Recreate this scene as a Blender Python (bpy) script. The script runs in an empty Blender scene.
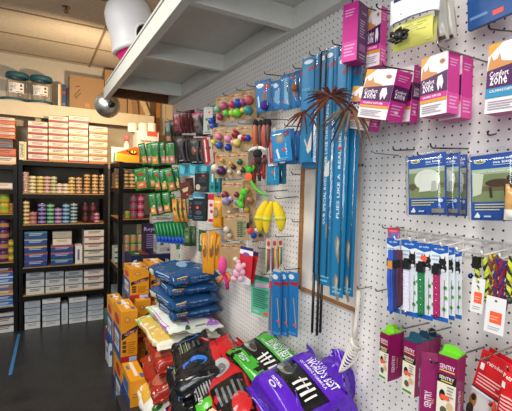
import bpy, math, random
from mathutils import Vector, Matrix, noise
random.seed(7)
PI = math.pi
COL = bpy.context.scene.collection

# ------------------------------------------------------------------ camera calibration (metres; +Y into depth, +X to the pegboard wall)
FPX, CX, CY, CAMH = 385.0, 256.0, 205.5, 1.6
WALL = 1.02          # x of the pegboard wall's face
BACK = 5.22          # y of the back wall's face
CEIL = 3.02
def _d(px, py): return Vector(((px - CX) / FPX, -(py - CY) / FPX, 1.0))
_Y = _d(40, 181).normalized()
_X = _d(943, 204.5); _X = (_X - _X.dot(_Y) * _Y).normalized()
_Z = _X.cross(_Y)
if _Z.y < 0: _Z = -_Z
def ray(px, py):
    c = _d(px, py); return Vector((_X.dot(c), _Y.dot(c), _Z.dot(c)))
O = Vector((0, 0, CAMH))
def onX(px, py, x): r = ray(px, py); return O + r * (x / r.x)
def onY(px, py, y): r = ray(px, py); return O + r * (y / r.y)
def onZ(px, py, z): r = ray(px, py); return O + r * ((z - CAMH) / r.z)
def onP(px, py, C, n): r = ray(px, py); return O + r * ((C - O).dot(n) / r.dot(n))

# ------------------------------------------------------------------ materials
def lin(h):
    if isinstance(h, str):
        h = h.lstrip('#'); v = [int(h[i:i + 2], 16) / 255 for i in (0, 2, 4)]
    else: v = list(h)
    return [((c + .055) / 1.055) ** 2.4 if c > .04045 else c / 12.92 for c in v] + [1]
MATS = {}
def P(col, kind='print'):
    """print: satin packaging; gloss: plastic film; matte; metal; wood; clear; card"""
    key = (col, kind)
    if key in MATS: return MATS[key]
    m = bpy.data.materials.new('%s_%s' % (kind, str(col).lstrip('#'))); m.use_nodes = True
    nt = m.node_tree; b = nt.nodes['Principled BSDF']; L = nt.links.new
    c = lin(col); b.inputs['Base Color'].default_value = c
    rough = dict(print=.42, gloss=.22, matte=.8, metal=.22, wood=.6, clear=.08, card=.75, paint=.5, fabric=.9, rubber=.45, soft=.3, satin=.4, steel=.45)[kind]
    b.inputs['Roughness'].default_value = rough
    tc = nt.nodes.new('ShaderNodeTexCoord'); n = nt.nodes.new('ShaderNodeTexNoise')
    L(tc.outputs['Object'], n.inputs['Vector'])
    if kind in ('metal', 'satin'): b.inputs['Metallic'].default_value = 1
    if kind == 'steel': b.inputs['Specular IOR Level'].default_value = .22
    if kind in ('wood', 'card', 'matte', 'paint'):
        mp = nt.nodes.new('ShaderNodeMapping'); L(tc.outputs['Object'], mp.inputs['Vector']); L(mp.outputs[0], n.inputs['Vector'])
        if kind == 'wood': mp.inputs['Scale'].default_value = (1, .12, 1); n.inputs['Scale'].default_value = 40
        else: n.inputs['Scale'].default_value = 18
        r = nt.nodes.new('ShaderNodeMix'); r.data_type = 'RGBA'
        k = .62 if kind == 'wood' else .88
        r.inputs['A'].default_value = [x * k for x in c[:3]] + [1]; r.inputs['B'].default_value = [min(1, x * (2 - k)) if kind == 'wood' else min(1, x * 1.04) for x in c[:3]] + [1]
        L(n.outputs['Fac'], r.inputs['Factor']); L(r.outputs['Result'], b.inputs['Base Color'])
    if kind in ('gloss', 'soft'):
        n.inputs['Scale'].default_value = 26; n.inputs['Detail'].default_value = 3
        bu = nt.nodes.new('ShaderNodeBump'); bu.inputs['Strength'].default_value = .35 if kind == 'gloss' else .15; bu.inputs['Distance'].default_value = .006
        L(n.outputs['Fac'], bu.inputs['Height']); L(bu.outputs['Normal'], b.inputs['Normal'])
    elif kind == 'print':
        n.inputs['Scale'].default_value = 60
        mr = nt.nodes.new('ShaderNodeMapRange'); mr.inputs['To Min'].default_value = .34; mr.inputs['To Max'].default_value = .5
        L(n.outputs['Fac'], mr.inputs['Value']); L(mr.outputs[0], b.inputs['Roughness'])
    elif kind == 'fabric':
        n.inputs['Scale'].default_value = 220
        bu = nt.nodes.new('ShaderNodeBump'); bu.inputs['Strength'].default_value = .8; bu.inputs['Distance'].default_value = .004
        L(n.outputs['Fac'], bu.inputs['Height']); L(bu.outputs['Normal'], b.inputs['Normal'])
    if kind == 'clear':
        n.inputs['Scale'].default_value = 18
        bu = nt.nodes.new('ShaderNodeBump'); bu.inputs['Strength'].default_value = .35; bu.inputs['Distance'].default_value = .006; L(n.outputs['Fac'], bu.inputs['Height'])
        tr = nt.nodes.new('ShaderNodeBsdfTransparent'); tr.inputs[0].default_value = [.9 + .1 * x for x in c[:3]] + [1]
        gl = nt.nodes.new('ShaderNodeBsdfGlossy'); gl.inputs['Roughness'].default_value = .12; L(bu.outputs['Normal'], gl.inputs['Normal'])
        fr = nt.nodes.new('ShaderNodeLayerWeight'); fr.inputs['Blend'].default_value = .25; L(bu.outputs['Normal'], fr.inputs['Normal'])
        mr = nt.nodes.new('ShaderNodeMapRange'); mr.inputs['To Min'].default_value = .04; mr.inputs['To Max'].default_value = .5; L(fr.outputs['Fresnel'], mr.inputs['Value'])
        ms = nt.nodes.new('ShaderNodeMixShader'); L(mr.outputs[0], ms.inputs[0]); L(tr.outputs[0], ms.inputs[1]); L(gl.outputs[0], ms.inputs[2])
        L(ms.outputs[0], nt.nodes['Material Output'].inputs['Surface'])
    MATS[key] = m
    return m
def pegmat(name, base, hole, axis, off=(0, 0), rough=.55, r=.118, bump=.6):
    """painted hardboard punched with quarter-inch holes on a one-inch grid"""
    m = bpy.data.materials.new(name); m.use_nodes = True; nt = m.node_tree; b = nt.nodes['Principled BSDF']; L = nt.links.new
    tc = nt.nodes.new('ShaderNodeTexCoord'); sp = nt.nodes.new('ShaderNodeSeparateXYZ'); L(tc.outputs['Object'], sp.inputs[0])
    def mth(op, a, bv=None):
        n = nt.nodes.new('ShaderNodeMath'); n.operation = op
        for i, v in enumerate((a, bv)):
            if v is None: continue
            if isinstance(v, (int, float)): n.inputs[i].default_value = v
            else: L(v, n.inputs[i])
        return n.outputs[0]
    ds = []
    for ax, o in zip(axis, off):
        v = mth('SUBTRACT', mth('FRACT', mth('ADD', mth('DIVIDE', mth('SUBTRACT', sp.outputs[ax], o), .0254), 100.5)), .5)
        ds.append(mth('MULTIPLY', v, v))
    dist = mth('SQRT', mth('ADD', ds[0], ds[1]))
    isin = mth('LESS_THAN', dist, r)
    nz = nt.nodes.new('ShaderNodeTexNoise'); nz.inputs['Scale'].default_value = 3; L(tc.outputs['Object'], nz.inputs['Vector'])
    mx0 = nt.nodes.new('ShaderNodeMix'); mx0.data_type = 'RGBA'; c = lin(base)
    mx0.inputs['A'].default_value = [x * .93 for x in c[:3]] + [1]; mx0.inputs['B'].default_value = c; L(nz.outputs['Fac'], mx0.inputs['Factor'])
    mx = nt.nodes.new('ShaderNodeMix'); mx.data_type = 'RGBA'; mx.inputs['B'].default_value = lin(hole)
    L(isin, mx.inputs['Factor']); L(mx0.outputs['Result'], mx.inputs['A']); L(mx.outputs['Result'], b.inputs['Base Color'])
    b.inputs['Roughness'].default_value = rough
    bu = nt.nodes.new('ShaderNodeBump'); bu.inputs['Strength'].default_value = bump; bu.inputs['Distance'].default_value = .001
    sm = nt.nodes.new('ShaderNodeMapRange'); sm.inputs['From Min'].default_value = r; sm.inputs['From Max'].default_value = r + .05
    L(dist, sm.inputs['Value']); L(sm.outputs[0], bu.inputs['Height']); L(bu.outputs['Normal'], b.inputs['Normal'])
    return m

# ------------------------------------------------------------------ text outlines (built-in font), cached as flat 2D meshes
_TX = {}
def text2d(s):
    if s in _TX: return _TX[s]
    cu = bpy.data.curves.new('t', 'FONT'); cu.body = s; cu.resolution_u = 1; cu.offset = .018
    ob = bpy.data.objects.new('t', cu); me = ob.to_mesh()
    vs = [(v.co.x, v.co.y) for v in me.vertices]; fs = [tuple(p.vertices) for p in me.polygons]
    ob.to_mesh_clear(); bpy.data.objects.remove(ob); bpy.data.curves.remove(cu)
    x0 = min(v[0] for v in vs); x1 = max(v[0] for v in vs); y0 = min(v[1] for v in vs); y1 = max(v[1] for v in vs)
    w = x1 - x0; h = y1 - y0
    vs = [((x - x0) / w - .5, (y - y0) / h - .5) for x, y in vs]
    _TX[s] = (vs, fs, w / h); return _TX[s]

# ------------------------------------------------------------------ mesh builder: many materials, one mesh
class MB:
    def __init__(s): s.v = []; s.f = []; s.mi = []; s.m = []; s.sm = []
    def mat(s, m):
        if isinstance(m, (tuple, list)) and isinstance(m[0], str): m = P(*m)
        elif isinstance(m, str): m = P(m)
        if m not in s.m: s.m.append(m)
        return s.m.index(m)
    def add(s, vs, fs, m, smooth=False):
        k = len(s.v); i = s.mat(m); s.v += [tuple(v) for v in vs]
        for f in fs: s.f.append([k + j for j in f]); s.mi.append(i); s.sm.append(smooth)
    def box(s, x0, y0, z0, x1, y1, z1, m, M=None):
        vs = [Vector((x, y, z)) for x in (x0, x1) for y in (y0, y1) for z in (z0, z1)]
        if M: vs = [M @ v for v in vs]
        s.add(vs, [(0, 1, 3, 2), (4, 6, 7, 5), (0, 4, 5, 1), (2, 3, 7, 6), (0, 2, 6, 4), (1, 5, 7, 3)], m)
    def cyl(s, p0, p1, r0, r1, m, n=16, caps=True, smooth=True):
        p0 = Vector(p0); p1 = Vector(p1); d = (p1 - p0).normalized(); a = d.orthogonal().normalized(); b = d.cross(a)
        vs = [p + (a * math.cos(2 * PI * i / n) + b * math.sin(2 * PI * i / n)) * r for p, r in ((p0, r0), (p1, r1)) for i in range(n)]
        s.add(vs, [(i, (i + 1) % n, n + (i + 1) % n, n + i) for i in range(n)], m, smooth)
        if caps:
            s.add(vs[:n], [tuple(range(n))[::-1]], m); s.add(vs[n:], [tuple(range(n))], m)
    def lathe(s, prof, m, n=24, c=(0, 0, 0), M=None, mats=None):
        c = Vector(c); vs = []
        for r, z in prof:
            for i in range(n):
                v = Vector((r * math.cos(2 * PI * i / n), r * math.sin(2 * PI * i / n), z))
                vs.append((M @ v if M else v) + c)
        for k in range(len(prof) - 1):
            q = [(k * n + i, k * n + (i + 1) % n, (k + 1) * n + (i + 1) % n, (k + 1) * n + i) for i in range(n)]
            kk = len(s.v) if k == 0 else kk
            if k == 0: s.v += [tuple(v) for v in vs]
            mi = s.mat(mats[k] if mats else m)
            for f in q: s.f.append([kk + j for j in f]); s.mi.append(mi); s.sm.append(True)
    def sph(s, c, r, m, n=14, sc=(1, 1, 1), M=None):
        prof = [(max(1e-5, math.sin(PI * k / (n // 2 + 1))), -math.cos(PI * k / (n // 2 + 1))) for k in range(n // 2 + 2)]
        S = Matrix.Diagonal((r * sc[0], r * sc[1], r * sc[2])).to_4x4()
        s.lathe(prof, m, n, c, (M.to_4x4() @ S) if M else S)
    def tube(s, pts, r, m, n=6, rs=None):
        pts = [Vector(p) for p in pts]; ring = []; a = None; k = len(s.v)
        for i, p in enumerate(pts):
            d = (pts[min(i + 1, len(pts) - 1)] - pts[max(i - 1, 0)]).normalized()
            a = d.orthogonal().normalized() if a is None else (a - d * a.dot(d)).normalized()
            b = d.cross(a); rr = rs[i] if rs else r
            ring += [p + (a * math.cos(2 * PI * j / n) + b * math.sin(2 * PI * j / n)) * rr for j in range(n)]
        fs = [(i * n + j, i * n + (j + 1) % n, (i + 1) * n + (j + 1) % n, (i + 1) * n + j) for i in range(len(pts) - 1) for j in range(n)]
        fs += [tuple(range(n))[::-1], tuple(range((len(pts) - 1) * n, len(pts) * n))]
        s.add(ring, fs, m, True)
    def prism(s, pts, y0, y1, m, M=None):
        """outline in x,z extruded along y"""
        n = len(pts); vs = [Vector((x, y, z)) for y in (y0, y1) for x, z in pts]
        if M: vs = [M @ v for v in vs]
        s.add(vs, [tuple(range(n)), tuple(range(n, 2 * n))[::-1]] + [(i, n + i, n + (i + 1) % n, (i + 1) % n) for i in range(n)], m)
    # drawing on a surface F(u, v, lift)
    def rect(s, F, u0, v0, u1, v1, m, e=.0006, n=1, k=1):
        vs = [F(u0 + (u1 - u0) * i / n, v0 + (v1 - v0) * j / k, e) for j in range(k + 1) for i in range(n + 1)]
        s.add(vs, [(j * (n + 1) + i, j * (n + 1) + i + 1, (j + 1) * (n + 1) + i + 1, (j + 1) * (n + 1) + i) for j in range(k) for i in range(n)], m, n + k > 2)
    def poly(s, F, pts, m, e=.0006): s.add([F(u, v, e) for u, v in pts], [tuple(range(len(pts)))], m)
    def ell(s, F, u, v, ru, rv, m, e=.0006, n=20, rings=3):
        vs = [F(u, v, e)] + [F(u + ru * q / rings * math.cos(2 * PI * i / n), v + rv * q / rings * math.sin(2 * PI * i / n), e) for q in range(1, rings + 1) for i in range(n)]
        fs = [(0, 1 + i, 1 + (i + 1) % n) for i in range(n)] + [(1 + q * n + i, 1 + (q + 1) * n + i, 1 + (q + 1) * n + (i + 1) % n, 1 + q * n + (i + 1) % n) for q in range(rings - 1) for i in range(n)]
        s.add(vs, fs, m, True)
    def text(s, F, t, u, v, h, m, w=None, e=.0009, rot=0, asp=1.0):
        """h, w in the surface's own units; asp = (metres per v unit)/(metres per u unit)"""
        vs, fs, ar = text2d(t); w = w or h * ar * asp; c, sn = math.cos(rot), math.sin(rot)
        out = []
        for x, y in vs:
            X, Y = x * w, y * h
            if rot: X, Y = (X / asp * c - Y * sn) * asp, X / asp * sn + Y * c
            out.append(F(u + X, v + Y, e))
        s.add(out, fs, m)
    def draw(s, F, ops, asp=1.0, n=1, k=1, lift=.0005):
        for i, o in enumerate(ops):
            e = lift * (1 + i * .35)
            if o[0] == 'r': s.rect(F, *o[1:5], o[5], e, n, k)
            elif o[0] == 'e': s.ell(F, *o[1:5], o[5], e)
            elif o[0] == 'p': s.poly(F, o[1], o[2], e)
            elif o[0] == 't': s.text(F, o[1], o[2], o[3], o[4], o[5], o[6] if len(o) > 6 else None, e + lift, o[7] if len(o) > 7 else 0, asp)
            elif o[0] == 'l':       # lines of fine print: u0 v0 u1 v1 rows colour
                u0, v0, u1, v1, rows, c = o[1:7]
                for q in range(rows):
                    vv = v0 + (v1 - v0) * (q + .5) / rows; hh = abs(v1 - v0) / rows * .22; uu = u1 - (u1 - u0) * (.25 * ((q * 7) % 3) / 2)
                    s.rect(F, u0, vv - hh, uu, vv + hh, c, e, n)
    def build(s, name, parent=None, bevel=0, subsurf=0):
        me = bpy.data.meshes.new(name); me.from_pydata(s.v, [], s.f)
        for m in s.m: me.materials.append(m)
        me.polygons.foreach_set('material_index', s.mi); me.polygons.foreach_set('use_smooth', s.sm); me.update()
        ob = bpy.data.objects.new(name, me); COL.objects.link(ob)
        if parent: ob.parent = parent
        if bevel:
            b = ob.modifiers.new('b', 'BEVEL'); b.width = bevel; b.segments = 2; b.limit_method = 'ANGLE'; b.angle_limit = 1.0
        return ob

LABELS = {}
def tag(o, label, cat, group=None):
    n = len(label.split())
    if not 4 <= n <= 16: print('BADLABEL', n, label)
    if label in LABELS: print('DUPLABEL', label)
    LABELS[label] = group
    o['label'] = label; o['category'] = cat
    if group: o['group'] = group
    return o
def thing(name, label, cat, loc=(0, 0, 0), rz=0, group=None, rx=0, ry=0):
    o = bpy.data.objects.new(name, None); COL.objects.link(o); o.empty_display_size = .05
    o.location = loc; o.rotation_euler = (rx, ry, rz); return tag(o, label, cat, group)
def struct(name, mb, bevel=0, parent=None):
    o = mb.build(name, parent, bevel)
    if not parent: o['kind'] = 'structure'
    return o
def dup(root, loc, label, rz=None, group=None, cat=None):
    r = root.copy(); COL.objects.link(r); r.location = loc
    if rz is not None: r.rotation_euler = (root.rotation_euler.x, root.rotation_euler.y, rz)
    if group: r['group'] = group
    tag(r, label, cat or r['category'], r.get('group'))
    for ch in list(root.children):
        c = ch.copy(); COL.objects.link(c); c.parent = r
        for g in ch.children: d = g.copy(); COL.objects.link(d); d.parent = c
    return r

# ------------------------------------------------------------------ placing by measured point
ORD = ['first', 'second', 'third', 'fourth', 'fifth', 'sixth', 'seventh', 'eighth', 'ninth', 'tenth', 'eleventh', 'twelfth', 'thirteenth', 'fourteenth', 'fifteenth']
def frame(px0, py0, px1, py1, X=None, Y=None, a=0):
    """centre, width, height, rz of an upright face turned by a degrees from facing the aisle (-X) towards the camera (-Y)"""
    cx, cy = (px0 + px1) / 2, (py0 + py1) / 2
    C = onX(cx, cy, X) if X is not None else onY(cx, cy, Y)
    ar = math.radians(a); n = Vector((-math.cos(ar), -math.sin(ar), 0))
    L = onP(px0, cy, C, n); Rr = onP(px1, cy, C, n); T = onP(cx, py0, C, n); B = onP(cx, py1, C, n)
    w = (Rr - L).xy.length; h = T.z - B.z
    c = (L + Rr) / 2; c.z = (T.z + B.z) / 2
    return c, w, h, -PI / 2 + ar

def box_faces(w, d, h):
    """surfaces of a w*d*h box centred on the origin, unit coords -.5..5"""
    return dict(front=lambda u, v, e: (u * w, -d / 2 - e, v * h), back=lambda u, v, e: (-u * w, d / 2 + e, v * h),
                left=lambda u, v, e: (-w / 2 - e, -u * d, v * h), right=lambda u, v, e: (w / 2 + e, u * d, v * h),
                top=lambda u, v, e: (u * w, v * d, h / 2 + e))
def carton(w, d, h, col, ops=None, name='box_body', parent=None, kind='print', bevel=.0015, lift=.0005, extra=None):
    mb = MB(); mb.box(-w / 2, -d / 2, -h / 2, w / 2, d / 2, h / 2, P(col, kind))
    F = box_faces(w, d, h)
    for face, lst in (ops or {}).items():
        fw = w if face in ('front', 'back', 'top') else d; fh = d if face == 'top' else h
        mb.draw(F[face], lst, asp=fh / fw, lift=lift)
    if extra: extra(mb)
    return mb.build(name, parent, bevel)
def pouch_F(w, h, t, seed=0, wr=.05, top=.12):
    """front and back skins of a pillow bag; flat header strip at the top"""
    def F(u, v, e, side=-1):
        vv = min(1, max(-1, (v * 2 + top) / (1 - top))); g = (1 - abs(vv) ** 3) ** .6 * max(0, 1 - abs(2 * u) ** 2.6) ** .55 if abs(vv) < 1 and abs(u) < .5 else 0
        n = noise.noise(Vector((u * 3, v * 4, seed * 3.1 + side))) * t * wr * 8 * (.3 + g)
        y = side * (t / 2 * g + .0008 + e) + n * .5
        sx = 1 - .05 * g
        return (u * w * sx, y, v * h)
    return F
def pouch(w, h, t, col, ops=None, name='pouch', parent=None, kind='gloss', seed=0, back=None, n=10, k=12, hole=True):
    mb = MB(); F = pouch_F(w, h, t, seed)
    G = lambda u, v, e: F(u, v, e, 1)
    mb.rect(F, -.5, -.5, .5, .5, P(col, kind), 0, n, k); mb.rect(G, -.5, -.5, .5, .5, P(back or col, kind), 0, n, k)
    for sx in (-.5, .5):
        mb.add([F(sx, -.5, 0), F(sx, .5, 0), G(sx, .5, 0), G(sx, -.5, 0)], [(0, 1, 2, 3)], P(col, kind))
    mb.draw(F, ops or [], asp=h / w, n=8, k=4, lift=.0007)
    return mb.build(name, parent)

def bent_hook(p_wall, p_tip, label, name='peg_hook', mat=('#8a8780', 'metal'), up=.012, plate=False, r=.0021):
    """wire hook from wall to tip, ending in a short upturn"""
    t = thing(name, label, 'hook', p_wall)
    d = Vector(p_tip) - Vector(p_wall); L = d.length; dn = d.normalized()
    mb = MB(); mb.tube([(0.0, 0, .0), dn * L * .5, dn * (L - .012), dn * (L - .004) + Vector((0, 0, .003)), dn * L + Vector((0, 0, up))], r, P(*mat), 6)
    mb.build('wire_arm', t)
    if plate:
        mp = MB(); mp.box(-.003, -.006, -.012, .0005, .006, .014, P(*mat)); mp.build('back_plate', t)
    return t
def hook_at(px, py, L, label, dy=0, dz=0, **k):
    """tip seen at the pixel, standing L out from the pegboard"""
    tip = onX(px, py, WALL - L); base = Vector((WALL + .003, tip.y + dy, tip.z - dz))
    return bent_hook(base, tip, label, **k)
# ================================================================== THE SETTING
# floor: dark speckled vinyl
def floor_mat():
    m = bpy.data.materials.new('dark_vinyl_floor'); m.use_nodes = True; nt = m.node_tree; b = nt.nodes['Principled BSDF']; L = nt.links.new
    tc = nt.nodes.new('ShaderNodeTexCoord')
    n1 = nt.nodes.new('ShaderNodeTexNoise'); n1.inputs['Scale'].default_value = 6; n1.inputs['Detail'].default_value = 6
    n2 = nt.nodes.new('ShaderNodeTexNoise'); n2.inputs['Scale'].default_value = 55; n2.inputs['Detail'].default_value = 2
    vo = nt.nodes.new('ShaderNodeTexVoronoi'); vo.inputs['Scale'].default_value = 38
    for n in (n1, n2, vo): L(tc.outputs['Object'], n.inputs['Vector'])
    cr = nt.nodes.new('ShaderNodeValToRGB'); cr.color_ramp.elements[0].position = .3; cr.color_ramp.elements[0].color = lin('#1d1d1b'); cr.color_ramp.elements[1].position = .72; cr.color_ramp.elements[1].color = lin('#3b3936')
    ad = nt.nodes.new('ShaderNodeMath'); ad.operation = 'MULTIPLY_ADD'; ad.inputs[1].default_value = .5
    L(n1.outputs['Fac'], ad.inputs[0]); mu = nt.nodes.new('ShaderNodeMath'); mu.operation = 'MULTIPLY'; mu.inputs[1].default_value = .5; L(n2.outputs['Fac'], mu.inputs[0]); L(mu.outputs[0], ad.inputs[2])
    L(ad.outputs[0], cr.inputs[0])
    lt = nt.nodes.new('ShaderNodeMath'); lt.operation = 'LESS_THAN'; lt.inputs[1].default_value = .085; L(vo.outputs['Distance'], lt.inputs[0])
    mx = nt.nodes.new('ShaderNodeMix'); mx.data_type = 'RGBA'; mx.inputs['B'].default_value = lin('#77746c'); L(lt.outputs[0], mx.inputs['Factor']); L(cr.outputs[0], mx.inputs['A'])
    L(mx.outputs['Result'], b.inputs['Base Color'])
    mr = nt.nodes.new('ShaderNodeMapRange'); mr.inputs['To Min'].default_value = .22; mr.inputs['To Max'].default_value = .5; L(n1.outputs['Fac'], mr.inputs['Value']); L(mr.outputs[0], b.inputs['Roughness'])
    return m
mb = MB(); mb.box(-3.2, -1.2, -.04, 2.2, BACK + .1, 0, floor_mat()); struct('floor', mb)

# ceiling: fissured tiles in a tan grid (the grid is real metal strip)
def tile_mat():
    m = bpy.data.materials.new('ceiling_tile'); m.use_nodes = True; nt = m.node_tree; b = nt.nodes['Principled BSDF']; L = nt.links.new
    tc = nt.nodes.new('ShaderNodeTexCoord'); n = nt.nodes.new('ShaderNodeTexNoise'); n.inputs['Scale'].default_value = 70; n.inputs['Detail'].default_value = 4
    L(tc.outputs['Object'], n.inputs['Vector'])
    cr = nt.nodes.new('ShaderNodeValToRGB'); cr.color_ramp.elements[0].position = .35; cr.color_ramp.elements[0].color = lin('#c4b8a3'); cr.color_ramp.elements[1].position = .6; cr.color_ramp.elements[1].color = lin('#d3c8b4')
    L(n.outputs['Fac'], cr.inputs[0]); L(cr.outputs[0], b.inputs['Base Color']); b.inputs['Roughness'].default_value = .9
    bu = nt.nodes.new('ShaderNodeBump'); bu.inputs['Strength'].default_value = .4; bu.inputs['Distance'].default_value = .004; L(n.outputs['Fac'], bu.inputs['Height']); L(bu.outputs['Normal'], b.inputs['Normal'])
    return m
mb = MB(); tm = tile_mat()
mb.box(-3.2, -1.2, CEIL, 2.2, BACK + .1, CEIL + .05, tm); ceiling = struct('ceiling', mb)
mb = MB()
gy = [5.10 - .61 * i for i in range(10)]; gx = [.53 + 1.22 * i for i in (-3, -2, -1, 0, 1)]
for y in gy: mb.box(-3.2, y - .011, CEIL - .006, 2.2, y + .011, CEIL, P('#8d7a60', 'paint'))
for x in gx: mb.box(x - .011, -1.2, CEIL - .0065, x + .011, BACK, CEIL, P('#8d7a60', 'paint'))
g = mb.build('grid', ceiling)

# back wall: painted board above, pegboard below the long ledge
mb = MB(); mb.box(-3.2, BACK, 0, 2.2, BACK + .08, CEIL, P('#d3c8b3', 'paint')); wb = struct('wall_back', mb)
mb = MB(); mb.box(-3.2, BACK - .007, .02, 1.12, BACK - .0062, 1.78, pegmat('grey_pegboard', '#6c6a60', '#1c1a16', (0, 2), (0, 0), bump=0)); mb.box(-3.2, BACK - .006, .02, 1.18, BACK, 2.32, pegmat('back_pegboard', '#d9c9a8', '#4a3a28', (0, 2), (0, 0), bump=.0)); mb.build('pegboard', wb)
# right wall: pegboard ending before the recess
WEND = 3.36
mb = MB(); mb.box(WALL + .006, -.6, 0, WALL + .12, WEND, CEIL, P('#cfc9be', 'paint')); wr_ = struct('wall_right', mb)
mb = MB(); pm = pegmat('white_pegboard', '#e9e4df', '#2c1f1a', (1, 2), (1.0205, 1.5815), bump=.12)
SEAM = onX(361.5, 230, WALL).y
mb.box(WALL, -.6, .02, WALL + .006, SEAM - .0015, 2.9, pm)
mb.box(WALL, SEAM + .0015, .02, WALL + .006, WEND, 2.9, pm); mb.build('pegboard', wr_)
# recess behind: tan board wall and an orange-brown stud
mb = MB(); mb.box(1.62, WEND - .1, 0, 1.7, BACK, CEIL, P('#d8c8a6', 'paint')); struct('wall_recess', mb)
mb = MB(); c0 = onY(156, 130, 5.14); c1 = onY(160, 130, 5.14)
mb.box(c0.x, 5.14, 0, c1.x, 5.22, CEIL, P('#b67a3e', 'wood')); struct('trim_1', mb)
mb = MB(); c0 = onY(166, 130, 5.16); c1 = onY(175, 130, 5.16)
mb.box(c0.x, 5.16, 0, c1.x, 5.22, CEIL, P('#d9c49c', 'paint')); struct('trim_2', mb)

# long ledge across the back wall
ZL0 = onY(60, 109, 4.88).z; ZL1 = onY(60, 103.5, 4.88).z + .02
LZ = 2.445
mb = MB(); 
x1 = onY(154, 110, 4.88).x
mb.box(-3.2, 4.88, LZ - .02, x1, BACK - .001, LZ, P('#d9c7a2', 'paint')); 
led = thing('wall_ledge', 'long cream painted ledge across the back wall above the black shelving', 'ledge', (0, 0, 0))
mb.build('ledge_board', led)
mb = MB(); mb.box(-3.2, 4.86, LZ - .155, x1, 4.88, LZ - .004, P('#dccba8', 'paint')); mb.build('front_fascia', led, .003)
for px in (38.5,):
    c = onY(px, 122, 5.0); mb = MB(); mb.box(c.x - .03, 4.93, 2.19, c.x + .03, 4.97, LZ - .02, P('#c9b48c', 'wood')); mb.build('support_block', led)
# two cream boards slanting up behind the ledge's right end
for i, (a, b_) in enumerate((((135, 117), (133, 97)), ((147, 117), (139, 97)))):
    p = onY(a[0], a[1], 4.95); q = onY(b_[0], b_[1], 4.95); d = (q - p).normalized()
    mb = MB(); ln = 1.0 * (q - p).length; ang = math.atan2(q.x - p.x, q.z - p.z)
    M = Matrix.Rotation(ang, 4, 'Y')
    mb.box(-.03, -.012, 0, .03, .012, .5, P('#cbb183' if i else '#8b6d45', 'wood'), M)
    o = mb.build('diagonal_brace'); o.location = (p.x, (4.9, 4.9)[i], LZ + .002)
    tag(o, ['dark wooden brace board leaning behind the ledge end, the left of two', 'pale wooden brace board leaning behind the ledge end, the right of two'][i], 'board')

# blue tape line on the floor
a = onZ(19, 334, .001); b_ = onZ(10, 375, .001); d = (b_ - a).normalized(); s_ = Vector((-d.y, d.x, 0)) * .013
mb = MB(); mb.add([(a - s_), (a + s_), (b_ + s_), (b_ - s_)] + [v + Vector((0, 0, .0012)) for v in (a - s_, a + s_, b_ + s_, b_ - s_)], [(0, 1, 2, 3), (4, 7, 6, 5), (0, 4, 5, 1), (1, 5, 6, 2), (2, 6, 7, 3), (3, 7, 4, 0)], P('#3f7fb8', 'print'))
tag(mb.build('floor_tape'), 'strip of blue masking tape stuck on the dark floor', 'tape')

# sprinkler on the ceiling
c = onZ(66, 7, CEIL); t = thing('sprinkler_head', 'small brass fire sprinkler on the tiled ceiling', 'sprinkler', (c.x, c.y, CEIL))
mb = MB(); mb.lathe([(.0, -.004), (.03, -.004), (.032, 0)], P('#8d7a52', 'metal'), 16); mb.build('escutcheon', t)
mb = MB(); mb.cyl((0, 0, -.004), (0, 0, -.03), .008, .006, P('#6f5a34', 'metal'), 10); mb.tube([(-.014, 0, -.018), (-.014, 0, -.034), (0, 0, -.044), (.014, 0, -.034), (.014, 0, -.018)], .003, P('#6f5a34', 'metal'))
mb.cyl((0, 0, -.043), (0, 0, -.047), .017, .017, P('#6f5a34', 'metal'), 12); mb.build('nozzle', t)

# ------------------------------------------------------------------ white overhead loft shelf
LB = 2.297; LT = LB + .095
loft = thing('overhead_shelf', 'white painted wooden overhead loft shelf above the pegboard', 'shelf', (0, 0, 0))
WP = P('#d9d8d0', 'paint')
mb = MB(); mb.box(.468, .55, LB, .506, 3.50, LT, WP); mb.build('outer_rail', loft, .002)
mb = MB(); mb.box(.975, .55, LB, 1.018, WEND, LT, WP); mb.build('wall_rail', loft, .002)
for y in (.72, 1.44, 2.18, 2.98):
    mb = MB(); mb.box(.5062, y, LB + .002, .9748, y + .038, LT, WP); mb.build('cross_beam', loft, .002)
mb = MB(); mb.box(.462, .55, LT, 1.018, 3.34, LT + .012, P('#cfcfc8', 'paint')); mb.build('deck_panel', loft)
mb = MB(); mb.box(.5062, 3.34, LB + .005, 1.0, 3.38, LT + .012, P('#5d3417', 'wood')); mb.build('end_beam', loft)

# clamp lamp hanging from the end of the loft rail: we look at the back of its dome
lc = onY(108.6, 105, 3.60)
lamp = thing('clamp_lamp', 'chrome dome clamp lamp on the end of the white loft rail', 'lamp', lc)
mdir = Vector((-.15, .95, .12)).normalized(); M = mdir.to_track_quat('Z', 'Y').to_matrix()
mb = MB(); R_ = .107
prof = [(.022, -.055), (.03, -.052), (.055, -.043), (.08, -.024), (.098, 0), (R_, .028), (R_ + .003, .03), (R_ - .002, .026), (.096, .001), (.078, -.021), (.053, -.040), (.02, -.05)]
mb.lathe(prof, P('#dedbd2', 'satin'), 40, M=M.to_4x4()); mb.build('dome_reflector', lamp)
mb = MB(); z = M @ Vector((0, 0, 1)); mb.cyl(-z * .115, -z * .05, .019, .023, P('#151515', 'rubber'), 18); mb.cyl(-z * .075, -z * .068, .026, .026, P('#151515', 'rubber'), 18); mb.build('socket', lamp)
mb = MB(); mb.tube([-z * .09, -z * .09 + Vector((.01, 0, .02)), Vector((.0, -.04, .045)) ,Vector((-.0, 0, .07))], .005, P('#99999a', 'metal'))
mb.build('clamp_arm', lamp)
mb = MB(); mb.sph(z * .0, .028, None or P('#fff1d0', 'print'), 16); bulb = mb.build('bulb', lamp)
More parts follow.
